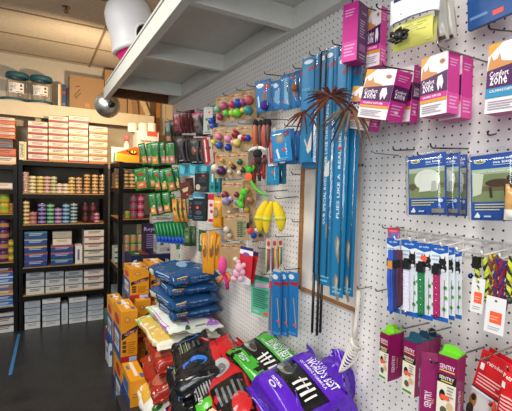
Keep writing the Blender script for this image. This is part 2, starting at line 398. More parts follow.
em = bpy.data.materials.new('lit_bulb'); em.use_nodes = True; em.node_tree.nodes['Principled BSDF'].inputs['Emission Color'].default_value = (1, .72, .4, 1); em.node_tree.nodes['Principled BSDF'].inputs['Emission Strength'].default_value = 3
bulb.data.materials[0] = em

# bucket lying on the loft: white body, pink band, black inside, tipped over the rail
bk = thing('pet_carrier_bucket', 'white plastic tub with a bright pink lower half on the loft shelf', 'bucket', onY(133, 30, 3.0))
bc = bk.location
def bl(px, py, Y=3.0): return onY(px, py, Y) - bc
MQ = Matrix.Rotation(math.radians(-17), 4, 'Y') @ Matrix.Scale(1.16, 4); q = MQ.to_3x3()
rimc = bl(138, 50, 3.05)
mb = MB(); mb.lathe([(.001, -.165), (.105, -.16), (.112, -.14), (.142, 0)], P('#d81b72', 'print'), 36, M=MQ); mb.build('pink_base', bk).location = rimc
mb = MB(); mb.lathe([(.145, -.004), (.163, 0), (.166, .012), (.158, .03), (.150, .05), (.148, .14), (.150, .19), (.142, .25), (.118, .295), (.08, .318), (.03, .326), (.001, .327)], P('#e9e7ea', 'print'), 36, M=MQ); mb.build('white_hood', bk).location = rimc
n = q @ Vector((.15, -.99, 0)).normalized(); c = q @ Vector((0, 0, .045)) + n * .147
MM = Matrix.Rotation(math.atan2(n.x, -n.y), 3, 'Z')
mb = MB(); mb.sph(c, .062, P('#0d0d0f', 'rubber'), 18, (1, .3, 1.15), MM); mb.build('black_opening', bk).location = rimc
mb = MB(); mb.tube([c + MM @ Vector((.07 * math.cos(t), -.012, .08 * math.sin(t))) for t in [k * PI / 12 for k in range(0, 25)]], .008, P('#f2f1f0', 'print')); mb.build('opening_rim', bk).location = rimc

# ------------------------------------------------------------------ things on the ledge
def jar(px, label, py_top, py_bot, Y, group='treat jars on the ledge'):
    c = onY(px, py_bot, Y); z0 = LZ
    t = thing('treat_jar', label, 'jar', (c.x, Y, z0), group=None)
    return t, c
def make_jar(loc, label, w=.115):
    t = thing('treat_jar', label, 'jar', loc); w = .108
    sh = [(x * w, z) for x, z in ((.9, .002), (.97, .012), (1, .04), (1, .17), (.93, .205), (.86, .225))]
    mb = MB(); mb.lathe([(.001, .001)] + sh, P('#d9ccb8', 'clear'), 32); mb.build('clear_body', t)
    mb = MB(); mb.lathe([(w * .9, .222), (w * 1.02, .224), (w * 1.05, .24), (w * 1.02, .268), (w * .92, .278), (.001, .28)], P('#2a5a68', 'print'), 32); mb.build('screw_lid', t)
    mb = MB()
    F = lambda u, v, e: (math.sin(u) * (w + .003 + e), -math.cos(u) * (w + .003 + e), v)
    mb.rect(F, -.75, .05, .6, .155, P('#efe9e0', 'print'), 0, 12, 1)
    mb.draw(F, [('l', -.62, .145, .1, .085, 4, '#8a8078'), ('e', .35, .13, .1, .014, '#35302c'), ('r', .25, .085, .48, .1, '#3a322c'), ('e', -.5, .075, .07, .008, '#444'.replace('#444', '#444444')), ('r', -.1, .058, .5, .064, '#5a3a2a')], n=3)
    mb.build('paper_label', t); return t
for px, Y, lab in ((17.5, 5.0, 'clear round jar with teal lid stacked on another, the left upper jar'), (41.3, 5.0, 'clear round jar with teal lid stacked on another, the right upper jar')):
    c = onY(px, 98, Y); make_jar((c.x, Y, LZ + .04), lab)
for px, lab in ((11, 'low teal lidded tub on the ledge under the left clear jar'), (38, 'low teal lidded tub on the ledge under the right clear jar')):
    c = onY(px + 2, 99, 5.0); t = thing('lidded_tub', lab, 'tub', (c.x, 5.0, LZ))
    mb = MB(); mb.lathe([(.001, 0), (.12, 0), (.122, .012)], P('#cfc4b2', 'print'), 32); mb.build('tub_body', t)
    mb = MB(); mb.lathe([(.118, .011), (.126, .012), (.128, .03), (.122, .038), (.001, .0395)], P('#2a5a68', 'print'), 32); mb.build('screw_lid', t)
# books / upright packages
for px0, px1, col, lab, ops in ((58, 61.5, '#d9a53a', 'thin yellow and white book standing on the ledge, beside a navy one', [('r', -.5, -.5, 0, .5, '#e9e2cf')]),
                           (61.5, 66, '#24456d', 'navy blue book standing upright on the ledge left of the cardboard box', [('r', -.5, .1, .5, .2, '#a63a2e'), ('r', -.4, -.4, .4, -.3, '#4f79a8')]),
                           (66, 69.5, '#17181c', 'black book leaning between the navy book and the cardboard box', None)):
    c0 = onY(px0, 103, 4.98); c1 = onY(px1, 103, 4.98); h = onY(px0, 84 if px0 < 66 else 88, 4.98).z - LZ
    t = thing('book', lab, 'book', ((c0.x + c1.x) / 2, 5.06, LZ + h / 2 + .0005)); carton(c1.x - c0.x - .003, .16, h, col, {'front': ops} if ops else {}, 'cover', t)
# cardboard boxes
def cbox(px0, px1, pyt, Y, d, label, z0=LZ, col='#a8845c', marks=True, flaps=True):
    c0 = onY(px0, 100, Y); c1 = onY(px1, 100, Y); h = onY((px0 + px1) / 2, pyt, Y).z - z0; w = c1.x - c0.x
    t = thing('cardboard_box', label, 'box', ((c0.x + c1.x) / 2, Y + d / 2, z0 + .0005))
    mb = MB(); th = .006
    mb.box(-w / 2, -d / 2, 0, w / 2, d / 2, h, P(col, 'card')); mb.build('box_walls', t, .002)
    if flaps:
        mb = MB(); mb.box(-w / 2, d / 2 - .006, h + .0005, w * .02, d / 2, h + .02, P('#8d5a2c', 'card')); mb.build('flap', t)
    mb = MB(); F = lambda u, v, e: (u * w, -d / 2 - e, h / 2 + v * h)
    if marks: 
        for (a, b2) in (((-.36, -.1), (-.2, .1)), ((-.3, -.14), (-.18, .0)), ((-.36, -.1), (-.3, -.2)), ((-.34, .16), (-.2, .2))):
            dx, dy = b2[0] - a[0], b2[1] - a[1]; k = .012 / math.hypot(dx, dy)
            mb.poly(F, [(a[0] - dy * k, a[1] + dx * k), (a[0] + dy * k, a[1] - dx * k), (b2[0] + dy * k, b2[1] - dx * k), (b2[0] - dy * k, b2[1] + dx * k)], P('#5c3d1f'), .0006)
    mb.rect(F, -.06, -.42, .08, -.3, P('#c79660', 'card'), .0006); mb.build('marker_scrawl', t)
    return t
cbox(69.5, 104, 77, 4.97, .2, 'brown cardboard box with marker scrawl on the ledge behind the chrome lamp')
cbox(104.6, 127, 71, 4.97, .2, 'taller cardboard box on the ledge, partly hidden behind the white loft rail', marks=False, flaps=False)
cbox(128, 150, 94, 4.97, .2, 'orange-brown cardboard box at the ledge end under the loft', col='#b0885a', marks=False, flaps=False)
# ================================================================== BLACK SHELVING AND ITS STOCK
BLK = P('#0e0e0e', 'steel'); BRD = P('#a9814c', 'wood')
def zat(px, py, Y): return onY(px, py, Y).z
def shelving(name, label, x0, x1, y0, y1, zs, z_top, post=.04, rail=.055, loc_floor=0):
    t = thing(name, label, 'shelving', ((x0 + x1) / 2, (y0 + y1) / 2, 0)); ox, oy = t.location.x, t.location.y
    hw, hd = (x1 - x0) / 2, (y1 - y0) / 2
    for sx in (-1, 1):
        for sy in (-1, 1):
            mb = MB(); a = .003
            px0, px1 = sorted((sx * hw, sx * (hw - post))); py0, py1 = sorted((sy * hd, sy * (hd - .004)))
            mb.box(px0, py0, 0, px1, py1, z_top, BLK)
            qx0, qx1 = sorted((sx * hw, sx * (hw - .004))); qy0, qy1 = sorted((sy * hd, sy * (hd - post)))
            mb.box(qx0, qy0, 0, qx1, qy1, z_top, BLK); mb.build('post', t, .001)
    for z in zs:
        mb = MB(); mb.box(-hw + .005, -hd + .003, z - .012, hw - .005, hd - .005, z - .0005, BRD); mb.build('shelf_board', t)
        mb = MB()
        mb.box(-hw + .001, -hd - .004, z - rail, hw - .001, -hd + .002, z - .008, BLK); mb.box(-hw + .001, hd - .004, z - rail, hw - .001, hd - .002, z - .008, BLK)
        mb.box(-hw + .001, -hd, z - rail, -hw + .006, hd, z - .008, BLK); mb.box(hw - .006, -hd, z - rail, hw - .001, hd, z - .008, BLK); mb.build('shelf_beam', t)
    return t
Y1 = 4.72
X1a, X1b = onY(18.3, 240, Y1).x, onY(107.5, 240, Y1).x
Z1 = [zat(60, 161.5, Y1), zat(60, 193.7, Y1), zat(60, 224, Y1), zat(60, 265.5, Y1), zat(60, 292.5, Y1)]
shelving('black_shelving', 'black metal shelving with wooden boards full of small cans and cartons', X1a, X1b, Y1, 5.17, Z1, Z1[0])
X0b = onY(17.8, 240, Y1).x; X0a = X0b - .9
Z0 = [zat(5, 164, Y1), zat(5, 188.5, Y1), zat(5, 214, Y1), zat(5, 262.5, Y1), zat(5, 307, Y1)]
shelving('black_shelving', 'black shelving cut off by the left edge, with yellow tins and blue boxes', X0a, X0b, Y1, 5.17, Z0, Z0[0])
Y2 = 4.12
X2a = onY(118.5, 250, Y2).x; X2b = X2a + .62
Z2 = [zat(130, 162, Y2), zat(135, 188, Y2), zat(135, 219, Y2), zat(135, 268, Y2), zat(135, 318, Y2)]
shelving('black_shelving', 'black shelving beside the pegboard with gold cans and pink pots', X2a, X2b, Y2, 4.70, Z2, Z2[0])

# ---- cans: a stack of cylinders, each can a thing with its own lid
def hexmix(a, b, k): return '#' + ''.join('%02x' % round(int(a[i:i + 2], 16) * (1 - k) + int(b[i:i + 2], 16) * k) for i in (1, 3, 5))
def can_proto(r, h, body, band, label, loc, group):
    band = hexmix(band, body, .4); body = hexmix(body, '#2a1c10', .18)
    t = thing('pet_food_can', label, 'can', loc, group=group)
    mb = MB(); mb.lathe([(.001, .0005), (r * .93, .0005), (r, .003), (r, h * .32), (r, h * .68), (r, h - .004), (r * .97, h - .001)], None, 16, mats=[P('#5a554c', 'metal'), P('#5a554c', 'metal'), P(body), P(band), P(body), P('#6a655c', 'metal')]); mb.build('can_body', t)
    mb = MB(); mb.lathe([(r * .97, h - .001), (r * .9, h - .002), (r * .88, h - .004), (.001, h - .004)], P('#c9c5ba', 'metal'), 16); mb.build('lid', t)
    return t
def can_stack(px, ytop, z0, Y, r, h, body, band, what, group, ybase=None, maxn=12, alt=None):
    c = onY(px, 200, Y + r); top = zat(px, ytop, Y + r); n = max(1, min(maxn, round((top - z0) / h)))
    prev = {}
    for k in range(n):
        b, bd = (body, band) if not alt or k % 2 == 0 else alt
        lab = what % ('bottom' if k == 0 else 'top' if k == n - 1 and n > 1 else ORD[k])
        loc = (c.x + random.uniform(-.0015, .0015), Y + r + random.uniform(0, .003), z0 + .0005 + k * h)
        if (b, bd) in prev: dup(prev[(b, bd)], loc, lab, group=group)
        else: prev[(b, bd)] = can_proto(r, h, b, bd, lab, loc, group)
Yc = Y1 + .03
G = 'small cans on the upper black shelf'
for i, (px, yt, b, bd, nm) in enumerate([(25.4, 173.5, '#d9cdbd', '#a8352c', 'red and white'), (32.6, 176.5, '#d9c98c', '#e6dcc0', 'yellow and cream'), (40.2, 174.5, '#cdb24c', '#e3d7a8', 'golden yellow'), (47, 177.5, '#c98f84', '#e2c9bd', 'dusty pink'),
        (53.5, 178, '#a9ad72', '#ded4b4', 'olive and cream'), (59.5, 183.5, '#d9b9a4', '#e7d8c8', 'pale peach'), (65.8, 184, '#ddc4a0', '#efe3cf', 'cream'), (71.8, 176.5, '#c8a64c', '#e0cf98', 'mustard'),
        (79, 177, '#b67d55', '#e0cdb6', 'brown and cream'), (87, 174.5, '#b8762c', '#e5cfa4', 'amber'), (95, 174.5, '#c08a3c', '#ead9b4', 'golden brown'), (102.2, 174, '#a8743c', '#e2d2b4', 'bronze')]):
    can_stack(px, yt, Z1[1], Yc, .034, .0375, b, bd, nm + ' can, %s of the ' + (ORD[i] + ' stack' if i < 11 else 'rightmost stack') + ' on the small-can shelf', G)
G = 'tubs and cans on the second black shelf'
for i, (px, yt, b, bd, nm, h, r) in enumerate([(26, 202.5, '#c9a55c', '#efe6cf', 'tan and cream', .042, .034), (33.2, 211, '#c9744c', '#9884c4', 'salmon', .045, .036), (42, 205, '#4a3f86', '#c9bfe0', 'violet', .045, .04), (50.6, 202.5, '#2f8a5c', '#cfdccf', 'green', .044, .038),
        (58.4, 206, '#8a5c9c', '#dcc4d8', 'lilac', .044, .036), (66, 205, '#3f7fae', '#c7dbe6', 'light blue', .044, .037), (74, 202, '#5c7a86', '#e1e4e0', 'grey and white', .038, .037), (85.5, 203.5, '#3c1a1e', '#7c3038', 'dark maroon', .115, .034),
        (93.4, 204, '#4a1c26', '#8c3a48', 'wine red', .115, .033)]):
    can_stack(px, yt, Z1[2], Yc if i != 7 else Yc + .03, r, h, b, bd, nm + ' tub, %s of the ' + ORD[i] + ' stack on the second black shelf', G)
can_stack(97, 213, Z1[2], Y1 + .01 - .005, .03, .04, '#c96a86', '#e6b4c2', 'pink pot, %s one in front of the wine red tubs on the shelf', G)

# ---- flat cartons
def flat_box(loc, w, d, h, top, side, strip, label, cat='carton', txt=True, stripz=-.5, group=None, kind='print', name='food_carton', txtc='#4a3f38'):
    t = thing(name, label, cat, loc, group=group)
    ops = [('r', -.5, stripz, .5, stripz + .26, strip)] if strip else []
    ops += [('r', -.5, .42, .5, .5, '#5c5856')]
    if txt: ops += [('l', -.3, .3, .3, -.1, 2, txtc)]
    mb = MB(); mb.box(-w / 2, -d / 2, 0, w / 2, d / 2, h, P(side, kind))
    Fz = lambda u, v, e: (u * w, -d / 2 - e, h / 2 + v * h)
    mb.draw(Fz, ops, asp=h / w); mb.build('carton_body', t, .001)
    mb = MB(); mb.box(-w / 2 + .001, -d / 2 + .001, h - .0008, w / 2 - .001, d / 2 - .001, h + .0006, P(top, kind)); mb.build('lid_panel', t)
    return t
def box_col(px0, px1, z0, Y, ytop, n, cols, what, d=.3, jit=.004, **k):
    xa, xb = onY(px0, 240, Y).x + .002, onY(px1, 240, Y).x - .002; top = zat((px0 + px1) / 2, ytop, Y); hh = (top - z0) / n
    for i in range(n):
        side, strip, tp = cols[i % len(cols)]; pos = 'bottom one' if i == 0 else 'top one' if i == n - 1 else ORD[i] + ' up'
        lab = (what % pos) if '%s' in what else what
        w = xb - xa - random.uniform(0, jit)
        lab = lab.replace('STRIPE', SN.get(strip, ''))
        flat_box(((xa + xb) / 2 + random.uniform(-1, 1) * jit / 3, Y + d / 2 + random.uniform(0, jit), z0 + .0008 + i * hh), w, d, hh - .0032, tp, side, strip, lab, **k)
SN = {'#b5302e': 'red', '#c9702e': 'orange', '#a8284c': 'crimson', '#c98a3c': 'mustard'}
def ry(n, pal): return [(('#e6d3bc'), random.choice(pal), '#e0cdb8') for _ in range(n)]
pal = ['#b5302e', '#b5302e', '#c9702e', '#a8284c', '#c98a3c', '#b5302e']
Yt = Y1 + .01
top_label = 'pale carton with STRIPE stripe, %s in '
for i, (a, b, yt, n) in enumerate([(28, 48, 121, 6), (48.4, 68, 115.5, 7), (68.4, 88, 115.5, 7), (88.4, 107, 126, 5)]):
    box_col(a, b, Z1[0] + .001, Yt, yt, n, ry(n, pal), top_label + ORD[i] + ' column atop the black shelving', group='pale cartons on top of the black shelving', txtc='#5c4a44')
# left unit, top
box_col(-6, 16.5, Z0[0] + .001, Yt, 148, 2, [('#e2cdb4', '#d9b48c', '#d8c4aa'), ('#d4683c', '#b5522e', '#c9704c')], 'salmon and cream box, %s at far left above the yellow tins', name='food_box')
box_col(-6, 13.5, zat(5, 147.9, Yt) + .001, Yt + .01, 139, 2, [('#77706c', '#4a4644', '#5c5856'), ('#4f4d4c', '#b06048', '#6b6866')], 'dark grey packet, %s between orange boxes at far left', name='food_packet')
box_col(-6, 15.5, zat(5, 138.5, Yt) + .001, Yt, 117, 6, [('#e4814a', '#d9622a', '#dd8a55'), ('#e6d2bc', '#dd7038', '#dd8a55')], 'orange and white carton, %s in the high pile at far left', name='food_carton')
xa, xb = onY(19, 150, Yt).x, onY(26.5, 150, Yt).x; hh = zat(22, 141.5, Yt) - Z1[0]
t = thing('food_carton', 'white carton with yellow stripe standing upright left of the pale cartons', 'carton', ((xa + xb) / 2, Yt + .12, Z1[0] + .001)); 
mb = MB(); w_ = xb - xa - .004; mb.box(-w_ / 2, -.1, 0, w_ / 2, .1, hh, P('#e2d5c0')); F = lambda u, v, e: (u * w_, -.1 - e, hh / 2 + v * hh)
mb.draw(F, [('r', .12, -.5, .34, .5, '#d9c43a'), ('t', 'CANINE', -.15, 0, .16, '#3a3530', None, PI / 2)], asp=hh / w_); mb.build('carton_body', t)
# unit 1 shelf 4, 5 and floor
Z = Z1[3] + .001
box_col(24, 47.5, Z, Yt, 231.5, 5, [('#223a7c', '#5a4a8c', '#2a3f80'), ('#2a4488', '#b04a3c', '#c7b4c4'), ('#22407c', '#c99a3c', '#d0a050'), ('#28447c', '#8c9aa8', '#30506c'), ('#1f4a78', '#2f7a8c', '#285a78')], 'navy food box, %s in the pile at the shelf\'s left end', stripz=.25, txtc='#b8c4dc')
box_col(50.5, 73.5, Z, Yt, 245.5, 3, [('#22407c', '#3c9a7c', '#2a4a80'), ('#2a3f80', '#b55a78', '#a05870'), ('#25407c', '#b04a5c', '#b86a78')], 'navy food box, %s in the pile under two plain cream boxes', stripz=.25, txtc='#b8c4dc')
box_col(52.5, 72, zat(62, 245.3, Yt) + .001, Yt + .01, 231, 2, [('#ddd0bc', None, '#c4b8a4'), ('#a8a298', None, '#8c867c')], 'plain cream box, %s on the navy food boxes', txtc='#a09484')
xa, xb = onY(75.3, 250, Yt).x, onY(82.7, 250, Yt).x; hh = zat(79, 246, Yt) - Z
t = thing('food_carton', 'white carton standing upright between navy boxes and cream cartons', 'carton', ((xa + xb) / 2, Yt + .12, Z)); w_ = xb - xa - .004
mb = MB(); mb.box(-w_ / 2, -.1, 0, w_ / 2, .1, hh, P('#e4ddd2')); F = lambda u, v, e: (u * w_, -.1 - e, hh / 2 + v * hh); mb.draw(F, [('r', -.2, -.3, .1, .3, '#6a6a9c')]); mb.build('carton_body', t)
box_col(84, 105, Z, Yt, 229.5, 5, [('#ddd4c4', '#8a8478', '#a09a8c'), ('#e0d6c6', '#6b6a52', '#c0b49c'), ('#e2d6c8', '#b05040', '#b5645a'), ('#e2d6c8', '#b04a48', '#a85a50'), ('#e0d4c4', None, '#7d7468')], 'cream carton, %s in the tall pile right on the fourth shelf', stripz=.3)
Z = Z1[4] + .001
gw = [('#d8d4cc', None, '#b8b8b8'), ('#c4c6c8', None, '#9a9ea2'), ('#98a0a8', '#7c858e', '#7c858e')]
for i, (a, b, yt, n) in enumerate([(25.5, 44.5, 271.5, 3), (45.3, 64, 271, 3), (64.8, 83, 270.5, 3)]):
    box_col(a, b, Z, Yt, yt, n, gw, 'grey and white carton, %s in ' + ORD[i] + ' pile on the lowest board', group='grey and white cartons')
box_col(84, 105, Z, Yt, 269.5, 3, [('#e2d8ca', '#7a6f6a', '#c0b8ac'), ('#e2d8ca', '#a8485c', '#a85a68'), ('#dcd4ca', '#9c9a98', '#b0aca8')], 'white and plum carton, %s in right pile on the lowest board', stripz=.3)
for i, (a, b, yt, n) in enumerate([(24, 40.5, 300.5, 4), (42, 60.5, 297.5, 5), (69, 87, 297, 5), (88, 105.5, 299, 4)]):
    box_col(a, b, .001, Yt, yt, n, [('#dcdcda', None, '#b8bcc0'), ('#c4cacf', None, '#a0a8ae'), ('#b4bcc4', None, '#8c959c'), ('#a4aeb8', None, '#8c959c')], 'bluish white carton, %s in ' + ORD[i] + ' pile on the floor under the shelving', txtc='#8a929a', group='bluish white cartons on the floor')
xa, xb = onY(61.5, 315, Yt).x, onY(68, 315, Yt).x; hh = zat(64, 305, Yt)
t = thing('food_carton', 'narrow white carton standing on the floor between white carton piles', 'carton', ((xa + xb) / 2, Yt + .12, .001)); w_ = xb - xa - .004
mb = MB(); mb.box(-w_ / 2, -.1, 0, w_ / 2, .1, hh, P('#c8ced2')); F = lambda u, v, e: (u * w_, -.1 - e, hh / 2 + v * hh); mb.draw(F, [('l', -.3, .3, .3, -.3, 5, '#98a0a6')]); mb.build('carton_body', t)
# unit 0
box_col(-6, 13, Z0[1] + .001, Yt, 182.5, 1, [('#d8cfc0', None, '#c0b49c')], 'long white box alone on the upper left shelf above the yellow cans', txtc='#c98a6a')
for k, (px, yt, r, h, b, bd, nm) in enumerate([(3.6, 196, .062, .11, '#d9b92c', '#3c8a34', 'yellow and green'), (11.5, 201.5, .03, .055, '#c9902c', '#7c2c1c', 'orange and brown'), ]):
    can_stack(px, yt, Z0[2], Yc, r, h, b, bd, nm + ' tin, %s one on the left shelving beside the black post', 'tins on the left shelving')
can_stack(3.3, 223, Z0[3], Yc, .058, .11, '#5c2a6c', '#d9b030', 'purple jar with yellow label, %s of the stack at far left', 'jars on the left shelving')
can_stack(11.4, 239, Z0[3], Yc, .032, .078, '#b8a02c', '#d9cf4a', 'yellow pot, %s of the stack right of the purple jars', 'pots on the left shelving')
box_col(-6, 13, Z0[4] + .001, Yt, 267, 7, [('#3c6ab0', '#9cc0e0', '#5c8ac4'), ('#2c5a9c', '#88a8d0', '#3c6ab0'), ('#b87c4c', '#d9b48c', '#c08a5c'), ('#8c6a5c', '#4c6a9c', '#a8846c'), ('#3468b0', '#b8d0e8', '#5c8ac4'), ('#3460a8', '#c0d4e8', '#486cae'), ('#5c3038', '#b85c48', '#6c3c44')], 'blue and tan box, %s in the pile at far left', txtc='#dfe8f0')
box_col(-6, 13.5, .001, Yt, 308.5, 3, [('#d9d6d2', '#5c4a5c', '#aaa4a4'), ('#cfcac8', '#4c3a50', '#5c4a5c'), ('#c9c4c4', '#4a3450', '#5c4a5c')], 'white and plum carton, %s on the floor at far left', stripz=.3)

# ---- unit 2 : top
rollY = Y2 + .02
for i, px in enumerate((132.5, 143, 151.5)):
    c = onY(px, 140, 4.45); z1 = zat(px, 123.5, 4.45)
    t = thing('paper_roll', 'white roll, %s of three standing on the white storage box' % ('leftmost', 'middle', 'rightmost')[i], 'roll', (c.x, 4.45, z1 - .1), group='white rolls')
    mb = MB(); mb.lathe([(.018, .001), (.05, .001), (.052, .006), (.052, .094), (.048, .1), (.018, .1)], P('#e8dcc8', 'matte'), 24); mb.build('roll_body', t)
    mb = MB(); mb.lathe([(.018, .002), (.018, .099)], P('#9c7c54', 'card'), 16); mb.build('core', t.children[0])
zb = zat(143, 123.5, 4.45) - .1
xa, xb = onY(137.3, 140, 4.3).x, onY(158.5, 140, 4.3).x
t = thing('storage_box', 'large white box with red tray edge on top of the right shelving', 'box', ((xa + xb) / 2 + .0, 4.42, Z2[0] + .001)); w_ = xb - xa; hh = zb - Z2[0] - .004
mb = MB(); mb.box(-w_ / 2, -.12, 0, w_ / 2, .12, hh, P('#e6dcc8')); F = lambda u, v, e: (u * w_, -.12 - e, hh / 2 + v * hh); mb.draw(F, [('t', 'CLEARANCE', -.12, .2, .07, '#8a3c30', .55), ('r', -.4, .14, .2, .15, '#8a3c30'), ('r', .38, -.5, .4, .5, '#cfc4b0')], asp=hh / w_); mb.build('box_walls', t)
mb = MB(); mb.box(-w_ * .05, -.13, hh - .0004, w_ / 2, -.02, hh + .002, P('#c8402c')); mb.box(-w_ * .05, -.1304, hh - .05, w_ / 2 - .02, -.1202, hh - .0002, P('#d9553c')); mb.build('red_tray', t)
c = onY(127.5, 133, 4.45); t = thing('white_bottle', 'white bottle with pink cap behind the orange box on the right shelving', 'bottle', (c.x, 4.5, Z2[0] + .001)); mb = MB()
mb.lathe([(.001, 0), (.03, .0), (.032, .02), (.031, .2), (.014, .24), (.014, .26)], P('#e0d2c0', 'print'), 20); mb.build('bottle_body', t)
mb = MB(); mb.lathe([(.017, .25), (.03, .252), (.03, .30), (.022, .315), (.001, .316)], P('#c9606c', 'print'), 16); mb.build('cap', t)
# orange wedge box with a cat's eye
xa, xb = onY(116.5, 155, Y2 + .0).x, onY(139.5, 155, Y2 + .0).x; w_ = xb - xa; h0 = .06; h1 = zat(138, 147, Y2) - Z2[0]
t = thing('display_box', 'orange and yellow display box printed with a cat eye, atop the right shelving', 'box', ((xa + xb) / 2, Y2 + .08, Z2[0] + .001))
mb = MB(); pts = [(-w_ / 2, 0), (w_ / 2, 0), (w_ / 2, h1), (w_ * .28, h1 * .98), (-w_ / 2, h0 + .03)]
mb.prism(pts, -.07, .05, P('#e8581c')); F = lambda u, v, e: (u * w_, -.07 - e, v * h1)
mb.poly(F, [(-.5, 0), (.5, 0), (.5, .42), (.1, .45), (-.5, .55)], P('#f0991c')); mb.ell(F, .22, .62, .2, .17, P('#1c1512'), .001); mb.ell(F, .24, .66, .13, .1, P('#e6c53a'), .0014); mb.ell(F, .24, .66, .03, .09, P('#1c1512'), .0018)
mb.poly(F, [(-.12, .62), (-.02, .78), (.04, .66)], P('#1c1512'), .001); mb.build('tray_body', t)
mb = MB(); mb.box(-w_ / 2 - .012, -.07, 0, -w_ / 2 - .0005, .04, h1 * .55, P('#7cc4a4')); mb.build('side_panel', t)
c = onY(121, 148, Y2 + .2); t = thing('toy_pouch', 'pale pouch with dark cat drawing lying behind the orange display box', 'pouch', (c.x, Y2 + .21, Z2[0] + .001), rz=.2)
mb = MB(); F = pouch_F(.2, .16, .05, 3); mb.rect(lambda u, v, e: (F(u, v, e)[0], F(u, v, e)[1], F(u, v, e)[2] + .08), -.5, -.5, .5, .5, P('#d9d0bc', 'gloss'), 0, 10, 10)
mb.rect(lambda u, v, e: (F(u, v, e, 1)[0], F(u, v, e, 1)[1], F(u, v, e, 1)[2] + .08), -.5, -.5, .5, .5, P('#d9d0bc', 'gloss'), 0, 10, 10)
G2 = lambda u, v, e: (F(u, v, e)[0], F(u, v, e)[1], F(u, v, e)[2] + .08); mb.draw(G2, [('p', [(-.3, -.1), (-.1, .2), (.05, .1), (.0, -.15)], '#3a3530'), ('p', [(.1, .2), (.25, .42), (.3, .2)], '#2c6a4c')]); mb.build('pouch_body', t)
# unit 2 : cans and pots
for i, px in enumerate((125.5, 132.5, 139.5)):
    can_stack(px, 170 + (0, 2, 5)[i], Z2[1], Y2 + .04, .034, .0375, '#b8823c', '#e5d3a4', 'gold can, %s of the ' + ('left', 'middle', 'right')[i] + ' stack on the right shelving', 'gold cans on the right shelving')
for i, (px, yt, b, bd) in enumerate(((127.5, 208, '#d9b030', '#3c8a4c'), (134, 198, '#c93c5c', '#2c8a84'), (141, 197.5, '#d94a6c', '#e8a0a8'))):
    can_stack(px, yt, Z2[2], Y2 + .03, .036, .085, b, bd, ('yellow and green', 'pink and teal', 'rose pink')[i] + ' pot, %s one of the stack beneath the gold cans', 'pots on the right shelving')
for i, px in enumerate((127, 134.3, 141.3)):
    can_stack(px, 232, zat(134, 254, Y2), Y2 + .05, .036, .1, ('#d9cf9c', '#b0c06a', '#c9d08c')[i], '#d9705c', 'salmon topped pot, %s one in the ' + ('left', 'middle', 'right')[i] + ' pair beneath the pink pots', 'salmon topped pots')
zz = zat(134, 254, Y2)
t = thing('display_tray', 'purple display tray carrying the salmon topped pots', 'tray', (onY(134, 250, Y2).x, Y2 + .1, Z2[3] + .001)); mb = MB(); mb.box(-.085, -.07, 0, .095, .07, zz - Z2[3] - .003, P('#6a5a9c')); 
F = lambda u, v, e: (.005 + u * .18, -.07 - e, (zz - Z2[3]) * (v + .5)); mb.draw(F, [('r', -.5, .25, .5, .45, '#d9cf9c')]); mb.build('tray_body', t)
# seen through the open left side
def side_stack(y0, d, z0, n, h, cols, what, w=.12, **k):
    for i in range(n):
        side, strip, tp = cols[i % len(cols)]; pos = 'bottom one' if i == 0 else 'top one' if i == n - 1 else ORD[i] + ' up'
        flat_box((X2a + .012 + w / 2, y0 + d / 2, z0 + .001 + i * h), w, d, h - .0012, tp, side, strip, what % pos, **k)
side_stack(4.42, .18, Z2[3], 3, .06, [('#cfd4c0', '#2c6a4c', '#b8c0a8')], 'green and white packet, %s by the shelving\'s open side')
side_stack(4.35, .3, Z2[4], 6, .042, [('#b0b4b4', None, '#8c9090'), ('#98a0a0', None, '#7c8484')], 'grey carton, %s low by the shelving\'s open side')
side_stack(4.4, .25, Z2[1], 4, .04, [('#8c6a48', '#c9a86c', '#a08058')], 'tan tin box, %s high by the shelving\'s open side')

# ---- boxes standing in front of / on unit 2 and to its right
def ybox(px0, py0, px1, py1, Y, d, col, ops, label, cat='box', name='product_box', zbot=None, part='box_body', kind='print', rz=0, extra=None, group=None, top=None):
    cx_ = (px0 + px1) / 2; a = onY(px0, (py0 + py1) / 2, Y); b = onY(px1, (py0 + py1) / 2, Y); zt = zat(cx_, py0, Y); zb_ = zbot if zbot is not None else zat(cx_, py1, Y)
    w, h = b.x - a.x, zt - zb_
    t = thing(name, label, cat, ((a.x + b.x) / 2, Y + d / 2, zb_ + h / 2), rz, group=group)
    carton(w, d, h, col, ops, part, t, kind, extra=extra and (lambda mb: extra(mb, w, d, h))); return t, w, d, h
zfox = zat(150, 271, 3.75)
xa, xb = onY(131, 265, 3.75).x, onY(176, 265, 3.75).x; ft = zat(141.5, 272, 3.75) - .001
mb = MB(); mb.box(xa, 3.76, .001, xb, 4.04, ft, P('#7c5c38', 'card')); tag(mb.build('cardboard_box'), 'tall brown carton under the navy trays, behind the yellow cartons', 'box')
ybox(131, 255.5, 152, 272, 3.75, .3, '#1b2748', {'front': [('t', 'fox', .0, -.05, .62, '#d8dde8')], 'top': [('r', -.4, -.4, -.05, .4, '#2c6a3c'), ('r', .05, -.4, .4, .4, '#9c3a2c'), ('e', -.1, -.1, .12, .1, '#e6e2d8')]}, 'navy tray of colourful pouches behind the orange cartons, left of two', 'tray', 'display_tray', zbot=ft + .001)
ybox(152.6, 254, 176, 271, 3.75, .3, '#1b2748', {'front': [('t', 'fox', -.2, -.05, .55, '#d8dde8'), ('t', 'INC.', .3, .05, .3, '#d8dde8')], 'top': [('r', -.4, -.4, .0, .4, '#7c2c24'), ('r', .05, -.3, .4, .4, '#a84434')]}, 'navy tray of red pouches behind the orange cartons, right of two', 'tray', 'display_tray', zbot=ft + .001)
z_f = zat(164, 254, 3.75) + .001
